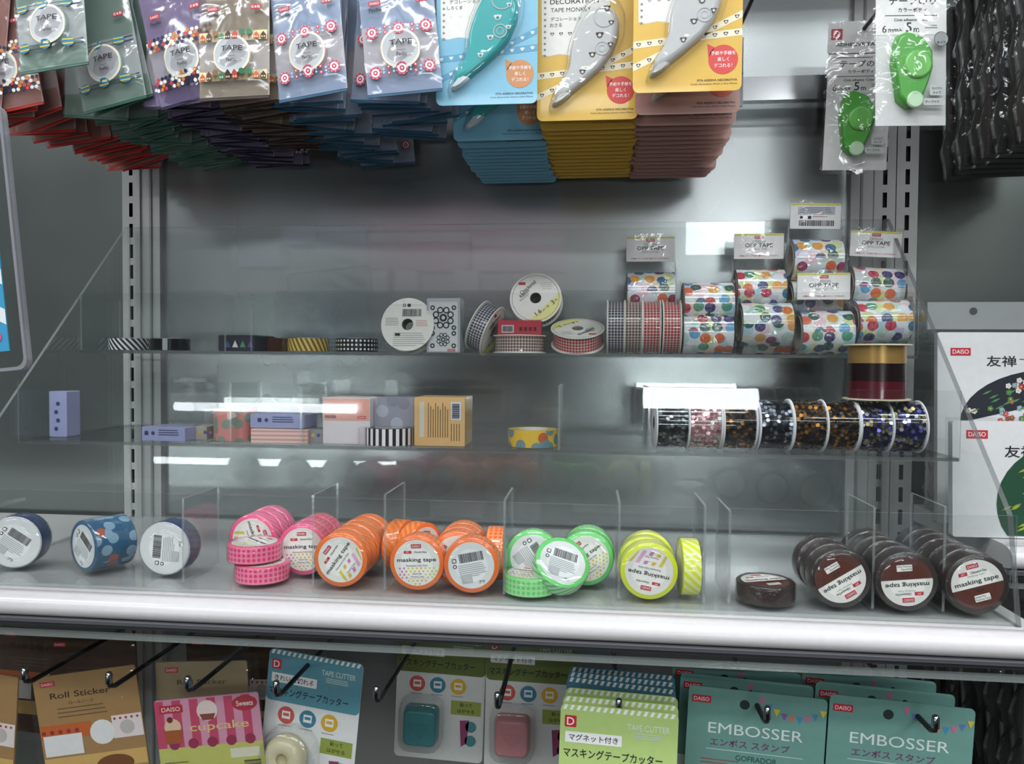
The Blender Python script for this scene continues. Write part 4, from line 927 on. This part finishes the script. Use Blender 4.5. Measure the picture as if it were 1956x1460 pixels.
for u, c, lab in ((1284, 'black', 'black sequin trim spool at the left end of the row'), (1346, 'pink', 'pink sequin trim spool'), (1412, 'gold', 'gold and black sequin trim spool right of the pink one'), (1481, 'silver', 'black and silver sequin trim spool in the middle'),
                  (1546, 'gold', 'bronze sequin trim spool, left of the middle pair'), (1609, 'gold', 'bronze sequin trim spool, right of the middle pair'), (1670, 'blue', 'blue and gold sequin trim spool, second from right'), (1734, 'blue', 'blue and gold sequin trim spool at the right end')):
    place(SQ[c], 'sequin_spool', (at(u, 820, -.176).x, -.160, T2+QR+.0003), (0, random.uniform(0, 360), 91.5), lab, 'ribbon spool', 'sequin trim spools')
# tricolour ribbon spool
m = MB(); m.M = AZ()
for a, b in ((0, .0012), (.0488, .050)): m.lathe([(.001, a), (.0285, a), (.0285, b), (.001, b)], solid('cfc6a8', .6), 40, smooth=False)
bands = []
for i, (c, nm) in enumerate((('4f1420', 'dark red'), ('1d1012', 'black brown'), ('a98850', 'gold'))):
    q = MB(); q.M = AZ(); z = .0014+i*.0158; q.lathe([(.0243, z), (.0243, z+.0156)], solid(c, .28, .55 if i == 2 else .2, coat=.4), 40); bands.append(('ribbon_band', q, (), {'label': nm+' satin ribbon band'}))
f = MB(); f.M = AZ(); f.lathe([(.0249, .002), (.0251, .025), (.0249, .0485)], FILMT, 36)
place(proto(('flange', m), *bands), 'ribbon_spool', (at(1676, 710, -.16).x, -.158, T2+2*QR+.0006), (0, 0, 0), 'gold, black and dark red ribbon spool standing on the sequin spools', 'ribbon spool')

# ================================================================== LOWER HOOKS AND BLISTER CARDS
LZ = 1.104
_b = MB(); _b.box(-.012, .012, -.003, 0, -.03, .012, solid('3a3b3d', .4, .5))
_r2 = MB(); _r2.tube([(0, -.003, 0), (0, -.24, 0), (0, -.262, .0003), (0, -.2685, .0035), (0, -.270, .009)], .0023, BLACKM, 10)
_t2 = MB(); _t2.tube([(0, -.270, .006), (0, -.270, .0135), (0, -.270, .0158), (0, -.270, .0166)], [.0030, .0030, .0022, .0005], CHROME, 12)
LH = proto(('hook_plate', _b), ('hook_rod', _r2, (('hook_tip', _t2, (), {'label': 'bright chrome upturned tip'}),)))
HX = [-.3779, -.2983, -.2257, -.146, -.0581, .0448, .1447, .2627, .391]
for x, w_ in zip(HX, ('at the left edge of the photo', 'in front of the kraft sticker pack', 'in front of the cupcake pack', 'through the teal and white card', 'left of the teal cutter card', 'left of the pink cutter card', 'through the light green cards', 'through the left teal embosser cards', 'through the right teal embosser cards')):
    place(LH, 'display_hook', (x, .0115, LZ), (0, 0, 0), 'lower display hook with chrome tip ' + w_, 'hook', 'lower display hooks')
def dlogo(m, x, z, s, y): m.prism(rrect(s, s, s*.08, 2, x, z), y-.0001, y, LOGO); m.text('D', x, z, s*.68, y-.0003, LOGOT)
def cutter_proto(head, low, prod, shape, split=True, note='マグネット付き'):
    W = .095; hc = solid(head, .4); c = MB(); c.prism(rrect(W, .142, .005, 4, 0, -.061), -.0003, .0003, solid(low, .4))
    p = MB(); y = -.0004; yn = y-.00015; wh = solid('eef1ea', .5)
    if split: p.flat([(x, z) for x, z in rrect(W-.0002, .050, .005, 4, 0, -.0149)], y, hc)
    for i in range(17):
        x = -.0455+i*.0054; p.flat([(x, .0055), (x+.0026, .0055), (x+.0042, .0095), (x+.0016, .0095)], yn, wh)
    dlogo(p, -.039, -.0040, .0095, yn); p.text('TAPE CUTTER', .024, -.0045, .0052, yn, solid('cfe0cf', .5), w=.034); p.lines(.012, .036, -.0095, .0018, 3, yn, solid('b9cfc0', .5), .0004)
    p.rect(-.043, -.0215, .003, -.0125, yn, WHITE); p.text(note, -.020, -.017, .0055, yn-.0001, INK, w=.040); p.text('マスキングテープカッター', -.004, -.0300, .0080, yn, INK, w=.080)
    if split:
        for i, cc in enumerate(('c95a52', '3f7f98', 'd6ab34')):
            cx = -.025+i*.022; p.circ(cx, -.052, .0085, yn, solid(cc, .5), 20); p.rect(cx-.0042, -.0555, cx+.0042, -.0480, yn-.0001, CARDW); p.rect(cx-.003, -.0528, cx+.003, -.0500, yn-.0002, solid(cc, .5)); p.lines(cx-.007, cx+.007, -.0625, .002, 1, yn, GREY, .0004)
        p.rect(.012, -.082, .044, -.067, yn, solid('93a14a', .5)); p.text('貼って', .028, -.071, .0042, yn-.0001, INK, w=.013); p.text('はがせる', .028, -.0775, .0042, yn-.0001, INK, w=.018)
        p.flat([(.022, -.088), (.032, -.087), (.030, -.112), (.024, -.116)], yn, solid('93406a', .5)); p.circ(.034, -.094, .006, yn, solid('4a8a90', .5), 14); p.circ(.034, -.109, .006, yn, solid('4a8a90', .5), 14)
    rows = [('backing_card', c, (('print', p),))]
    if shape:
        bl = MB(); d = MB(); pm = solid(prod, .3, coat=.4)
        if shape == 'block':
            d.dome([(x-.018, z-.093) for x, z in rrect(.036, .040, .006, 3)], -.0006, .016, pm, 5, .16, 3); d.flat([(-.030, -.088), (-.006, -.088), (-.018, -.104)], -.0171, solid(prod, .2, coat=.7))
            bl.dome([(x-.018, z-.091) for x, z in rrect(.046, .056, .012, 3)], -.0004, .019, BLIS, 5, .14, 3)
        else:
            d.M = Matrix.Translation((-.019, -.009, -.088)); d.lathe([(.006, -.006), (.009, -.008), (.016, -.008), (.020, -.004), (.021, .002), (.020, .008), (.006, .008)], pm, 32); d.lathe([(.0, -.0035), (.006, -.0035), (.006, -.006)], solid('c9bf92', .4), 24)
            bl.dome([(x-.015, z-.088) for x, z in rrect(.056, .060, .026, 5)], -.0004, .020, BLIS, 5, .14, 3)
        rows += [('tape_cutter', d), ('blister', bl)]
    return proto(*rows)
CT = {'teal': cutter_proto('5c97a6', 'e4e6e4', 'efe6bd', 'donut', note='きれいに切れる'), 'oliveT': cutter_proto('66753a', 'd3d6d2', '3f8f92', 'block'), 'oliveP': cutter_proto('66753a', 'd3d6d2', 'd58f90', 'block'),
      'green': cutter_proto('b3cc7c', 'b3cc7c', None, None, False), 'blue': cutter_proto('4d8296', '4d8296', None, None, False)}
def card(pr, name, x, Y, label, cat, ry=0, rz=0, dz=0, group=None): place(pr, name, (x, Y, LZ-.0005+dz), (0, ry, rz), label, cat, group)
card(CT['teal'], 'tape_cutter_card', at(603, 1300, -.186).x, -.186, 'teal and white tape cutter card with cream ring-shaped cutter', 'blister card', ry=5.5, rz=-4)
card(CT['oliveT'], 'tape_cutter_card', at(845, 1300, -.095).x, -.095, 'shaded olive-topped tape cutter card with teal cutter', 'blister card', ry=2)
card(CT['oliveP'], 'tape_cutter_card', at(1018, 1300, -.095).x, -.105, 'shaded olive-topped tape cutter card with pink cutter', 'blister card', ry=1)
for k, (Y, lab) in enumerate(((-.262, 'front'), (-.247, 'second'), (-.231, 'third'))): card(CT['green'], 'tape_cutter_card', .1447+.0015*k, Y, '%s light green tape cutter card of the near stack' % lab, 'blister card', ry=1.5, rz=-2, group='light green tape cutter cards')
for k, (Y, lab) in enumerate(((-.212, 'front'), (-.199, 'second'), (-.186, 'rearmost'))): card(CT['blue'], 'tape_cutter_card', .1480+.001*k, Y, '%s blue tape cutter card behind the light green ones' % lab, 'blister card', ry=3.5-k, rz=-2, group='blue tape cutter cards')
def emb_proto():
    W = .114; c = MB(); c.prism(rrect(W, .150, .004, 4, 0, -.063), -.0003, .0003, solid('709e94', .45)); p = MB(); y = -.0004; yn = y-.00015
    logo(p, -.046, .0015, .0062, y, .016); p.text('EMBOSSER', .0, -.0225, .0092, y, solid('dfeae4', .5), w=.078); p.text('エンボス スタンプ', -.004, -.0345, .0066, y, solid('6d3a62', .5), w=.066)
    p.rect(-.040, -.0412, .040, -.0406, y, solid('c9dcd4', .5)); p.text('GOFRADOR', .002, -.0465, .0048, y, solid('24504a', .5), w=.034); p.lines(-.044, -.008, -.050, .003, 3, y, solid('9a5a58', .5), .0005)
    for i, cc in enumerate(('c96a9a', '5f7fae', 'd9c23f', '8a5a98', 'd9745a', '3f8fc0', 'd06a98', '5a7fb0', 'd9c23f')):
        t = i/8; x = .004+t*.050; z = .0075-.011*math.sin(math.pi*t*.95)-.004*t; p.flat([(x-.0028, z), (x+.0028, z), (x, z-.0062)], yn, solid(cc, .5))
    p.circ(-.010, 0, .0042, y, solid('20302e', .7), 18)
    P = [(.000, -.062), (.004, -.0555), (.016, -.052), (.034, -.053), (.045, -.058), (.047, -.066), (.038, -.073), (.012, -.073)]; p.flat(P, y, solid('b03a72', .5)); p.text('紙に凸凹をつける', .024, -.0625, .0046, yn, WHITE, w=.032)
    w_ = [(-.0565, -.0615), (-.030, -.0635), (0, -.0745), (.03, -.080), (.0565, -.078), (.0565, -.134), (-.0565, -.134)]; p.flat(w_, y+.00005, solid('dcdedc', .5))
    return proto(('backing_card', c, (('print', p),)))
EM = emb_proto()
for i, (u, nm) in enumerate(((1446, 'left'), (1718, 'right'))):
    x0 = at(u, 1330, -.222).x+.0
    for k, (Y, lab) in enumerate(((-.222, 'front'), (-.196, 'second'), (-.170, 'rearmost'))): card(EM, 'embosser_card', x0+.010*0+(-.004*k), Y-.004*i, '%s teal embosser card with bunting on the %s hook' % (lab, nm), 'blister card', ry=2.5, rz=-2, group='teal embosser cards')
# sticker packs
def bagged(w, h, print_, base, top=.030):
    c = MB(); c.prism(rrect(w, h, .002, 2, 0, -top-h/2+.018), -.0008, .0008, solid(base, .5)); p = MB(); print_(p, -.0010, -top+.018)
    f = MB(); rnd = random.Random(6); nx, nz = 8, 12; vs = []
    for j in range(nz+1):
        for i in range(nx+1): vs.append(((-.5+i/nx)*(w+.008), -.0022+rnd.uniform(-.0012, .0006), .012+(-top-h+.010-.012)*j/nz))
    f.add(vs, [(j*(nx+1)+i, j*(nx+1)+i+1, (j+1)*(nx+1)+i+1, (j+1)*(nx+1)+i) for j in range(nz) for i in range(nx)], FILM, smooth=True)
    return proto(('printed_card', c, (('print', p),)), ('bag_film', f))
def kraft(p, y, t):
    yn = y-.0002; logo(p, -.036, t-.008, .005, y, .014); p.text('Roll Sticker', -.006, t-.020, .0058, y, solid('3a2a1c', .6), w=.058); p.text('ロールシール', -.006, t-.028, .0034, y, solid('5a4630', .6)); p.lines(-.03, .02, t-.033, .004, 3, y, solid('6a5438', .6), .0005)
    p.rect(-.049, t-.062, .000, t-.048, y, solid('c9652a', .5)); p.rect(-.047, t-.078, -.010, t-.058, yn, WHITE); p.circ(.010, t-.060, .012, yn, WHITE, 18); p.rect(.020, t-.068, .049, t-.046, y, solid('efe4e0', .5))
    for k in range(5): p.circ(.023+k*.0055, t-.049, .0013, yn, solid('b8403a', .5), 7); p.circ(-.046+k*.008, t-.055, .0022, yn, solid('9a2f28', .5), 7)
    p.circ(.034, t-.058, .007, yn, solid('c9c2bc', .5), 14); p.rect(-.049, t-.095, .049, t-.080, y, solid('d9b268', .5)); p.flat(circle(.018, 20, .018, t-.092, .5), yn, solid('7a4a22', .5))
def cup(p, y, t):
    yn = y-.0002
    for i in range(6): p.rect(-.0495+i*.0165, t-.046, -.0495+(i+.5)*.0165, t-.001, y, solid('c8486a', .5))
    logo(p, -.034, t-.009, .0075, yn, .022); p.flat(circle(.012, 20, .036, t-.009, .6), yn, solid('b8303f', .5)); p.text('Sweets', .036, t-.009, .005, yn-.0001, WHITE, w=.016)
    p.circ(.0, t-.013, .010, yn, solid('ecd9d2', .5), 16); p.flat([(-.0075, t-.016), (.0075, t-.016), (.005, t-.022), (-.005, t-.022)], yn-.0001, solid('8a4a3a', .5)); p.circ(-.034, t-.026, .008, yn, solid('e6c9a4', .5), 14); p.flat([(-.043, t-.029), (-.025, t-.029), (-.027, t-.042), (-.041, t-.042)], yn-.0001, solid('a85a2c', .5)); p.circ(-.036, t-.019, .003, yn-.0001, solid('7a1f24', .5), 8)
    p.text('cupcake', .010, t-.029, .010, yn, solid('e6c98a', .5), w=.056)
    for i in range(5): p.circ(-.034+i*.018, t-.043, .005, yn, solid('9a2f52', .5), 12)
    p.rect(-.0495, t-.10, .0495, t-.046, y, solid('c6c96a', .5)); p.rect(.018, t-.060, .046, t-.051, yn, solid('e2e2c8', .5)); p.bars(.030, .046, t-.085, t-.062, yn, solid('5a5a30', .5), 10, vert=True); p.lines(-.045, -.02, t-.06, .004, 4, yn, solid('7a7c3a', .5), .0006)
KR = bagged(.099, .115, kraft, 'a98452', .026); CU = bagged(.099, .112, cup, 'd99ab0', .044); KG = bagged(.092, .120, lambda p, y, t: (logo(p, -.03, t-.008, .005, y, .013), p.text('Roll Sticker', 0, t-.020, .005, y, solid('4a4030', .6), w=.05)), 'a3926c', .022)
card(KR, 'sticker_pack', at(158, 1330, -.205).x, -.205, 'kraft brown roll sticker pack in clear bag', 'sticker pack', ry=-8, rz=6)
card(CU, 'sticker_pack', at(388, 1330, -.205).x, -.205, 'pink striped cupcake sticker pack in clear bag', 'sticker pack', ry=-6, rz=5)
card(KG, 'sticker_pack', at(392, 1330, -.17).x, -.178, 'olive brown sticker pack behind the cupcake pack', 'sticker pack', ry=-3, rz=2)
card(KR, 'sticker_pack', at(-50, 1330, -.215).x, -.215, 'kraft brown sticker pack cut by the left photo edge', 'sticker pack', ry=4, rz=-3)
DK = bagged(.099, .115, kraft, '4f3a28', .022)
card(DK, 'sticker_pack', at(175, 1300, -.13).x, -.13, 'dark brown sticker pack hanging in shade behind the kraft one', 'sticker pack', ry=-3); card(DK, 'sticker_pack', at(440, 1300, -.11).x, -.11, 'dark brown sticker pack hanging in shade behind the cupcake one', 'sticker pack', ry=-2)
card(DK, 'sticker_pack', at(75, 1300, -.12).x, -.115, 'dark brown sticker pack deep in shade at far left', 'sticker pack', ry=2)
# a shade-side price tag clip under the shelf
# dark packs below right
place(LH, 'display_hook', (.525, .0115, 1.135), (0, 0, 0), 'lower display hook holding the dark packs at bottom right', 'hook', 'lower display hooks')
for k in range(9):
    place(PK[(k+1) % 3], 'flat_film_pack', (.526+random.uniform(-.002, .002), -.045-k*.021, 1.150), (0, random.uniform(-1, 1), random.uniform(-3, 3)), 'dark film-wrapped flat pack, %s from the panel, bottom right corner' % ords[k], 'pack', 'dark flat packs at the bottom right')

# ================================================================== RIGHT BAY
def fan_proto(h, hdr, cols, cz, fr, bg):
    w = .17; b = MB(); b.prism([(x+w/2, z+h/2) for x, z in rrect(w, h, .002, 2)], -.004, .004, solid('dfe0df', .4)); p = MB(); y = -.0043; yn = y-.0002
    P = [(w*.62+fr*math.cos(R(a)), cz+fr*.62*math.sin(R(a))) for a in range(0, 181, 9)] if bg == 'half' else circle(fr, 36, w*.62, cz, .85)
    P = [(x, max(.002, min(h-.002, z))) for x, z in P if x < w-.002] ; p.flat(P, y, solid(cols[0], .5)); rnd = random.Random(h)
    for k in range(150):
        a, r = rnd.uniform(0, math.pi*(1 if bg == 'half' else 2)), fr*math.sqrt(rnd.uniform(.01, .9)); x, z = w*.62+r*math.cos(a), cz+r*(.60 if bg == 'half' else .82)*math.sin(a)
        if not (.004 < z < h-.004 and x < w-.006): continue
        c = solid(rnd.choice(cols[1:]), .5)
        if rnd.random() < .35: p.flat([(x, z), (x+.005, z+.0012), (x+.009, z+.0045), (x+.004, z+.003)], yn-.0001, solid(cols[-1], .5))
        else:
            for q in range(5): p.circ(x+.0016*math.cos(q*1.257), z+.0016*math.sin(q*1.257), .0013, yn, c, 6)
            p.circ(x, z, .0008, yn-.0001, solid('e0c860', .5), 5)
    logo(p, .021, h-.019 if hdr else h-.012, .0075, y, .0185); p.text('友禅', .058, h-.028 if hdr else h-.027, .0105, y, INK, w=.027); p.text('一', .080, h-.026 if hdr else h-.024, .002, y, INK, w=.012)
    f = MB(); f.box(-.002, w+.002, -.0055, .0055, .0002, h+.003, FILMT)
    rows = [('printed_card', b, (('print', p),)), ('pack_film', f)]
    if hdr:
        q = MB(); q.box(-.008, w, -.0008, .0008, h+.003, h+.030, tfilm('b9bdbc', .45, 'header')); q.circ(.034, h+.021, .0036, -.0012, solid('3a3c3c', .6), 16); rows.append(('pack_header', q))
    return proto(*rows)
S2 = 1.2405
FA = fan_proto(.186, True, ('1b1f2a', 'c23f48', '8fb4d0', 'e6dcd8', 'c85a5a', '4f8a4a'), .098, .085, 'half'); FB = fan_proto(.104, False, ('1f4a34', 'e9ece4', 'e9ece4', 'dfe6d0', '9aa83a'), .030, .068, 'full')
p = at(1800, 640, -.105); place(FA, 'fan_print_pack', (p.x, -.100, S2), (-3, 0, -2), 'white pack with dark floral fan, behind and higher', 'pack', 'fan-printed packs in the right bay')
p = at(1826, 800, -.165); place(FB, 'fan_print_pack', (p.x, -.160, S2), (-3, 0, 1), 'white pack with green blossom fan, in front and lower', 'pack', 'fan-printed packs in the right bay')
LP = [pack_proto(.075, .105, .008, c) for c in ('a9a6a6', '8d8886')]
for k in range(5): place(LP[k % 2], 'clear_film_pack', (.5145, -.030-k*.0125, S2+.1095), (0, 0, random.uniform(-3, 3)), 'pale film-wrapped pack, %s from the panel beside the rack end' % ords[k], 'pack', 'pale film packs beside the rack')

# ================================================================== POSTER HOLDER AT THE LEFT EDGE
o = link('poster_holder', None); tag(o, 'clear acrylic holder with blue and white striped poster at left edge', 'sign holder')
a = at(5, 200, -.42); b = at(57, 705, -.42); ang = math.atan2(b.x-a.x, a.z-b.z); H = (a-b).length; W = .15
o.location = b; o.rotation_euler = (0, -ang, 0)
m = MB(); m.prism(rrect(W, H, .006, 5, -W/2, H/2), -.002, .0, ACR, ACRE); m.prism(rrect(W, H, .006, 5, -W/2, H/2), .0012, .003, ACR, ACRE); fr = MB(); fr.loft([[(x, yy, z) for x, z in rrect(W*k_, H*k_+.0, .006, 5, -W/2, H/2)] for yy, k_ in ((-.0022, 1.0), (-.0022, .975), (.0032, .975), (.0032, 1.0), (-.0022, 1.0))], glassy('holder_rim', (.75, .75, .80, 1), .5, .08, base=.12, haze=.25, hazecol=(.72, .70, .76, 1)), smooth=False)
link('holder_sheet', m.mesh('holder_sheet'), o); link('holder_rim', fr.mesh('holder_rim'), o)
ps = MB(); ps.box(-W+.012, -.013, .0001, .0009, .013, H-.040, solid('3fa3cf', .5)); po = link('poster', ps.mesh('poster'), o); pp = MB(); wh = solid('e9edf0', .5)
for k in range(6):
    z = .030+k*.026; pp.flat([(-.013, z), (-.013, z+.010), (-.075, z+.045), (-.075, z+.035)], -.0001, wh)
pp.flat([(x-.032, z+.036) for x, z in [((.006 if k % 2 == 0 else .0026)*math.sin(k*math.pi/5), (.006 if k % 2 == 0 else .0026)*math.cos(k*math.pi/5)) for k in range(10)]], -.0002, wh)
pp.text('SO', -.0245, .0225, .0075, -.0003, solid('d0508c', .5), w=.015)
link('poster_print', pp.mesh('poster_print'), po)
st = MB(); st.box(-W+.01, -W+.04, .0, .003, -.10, .002, ACR, ACRE, 'xz'); st.box(-W+.01, -W+.04, .0, .12, -.10, -.097, ACR, ACRE, 'xy'); link('holder_foot', st.mesh('holder_foot'), o)
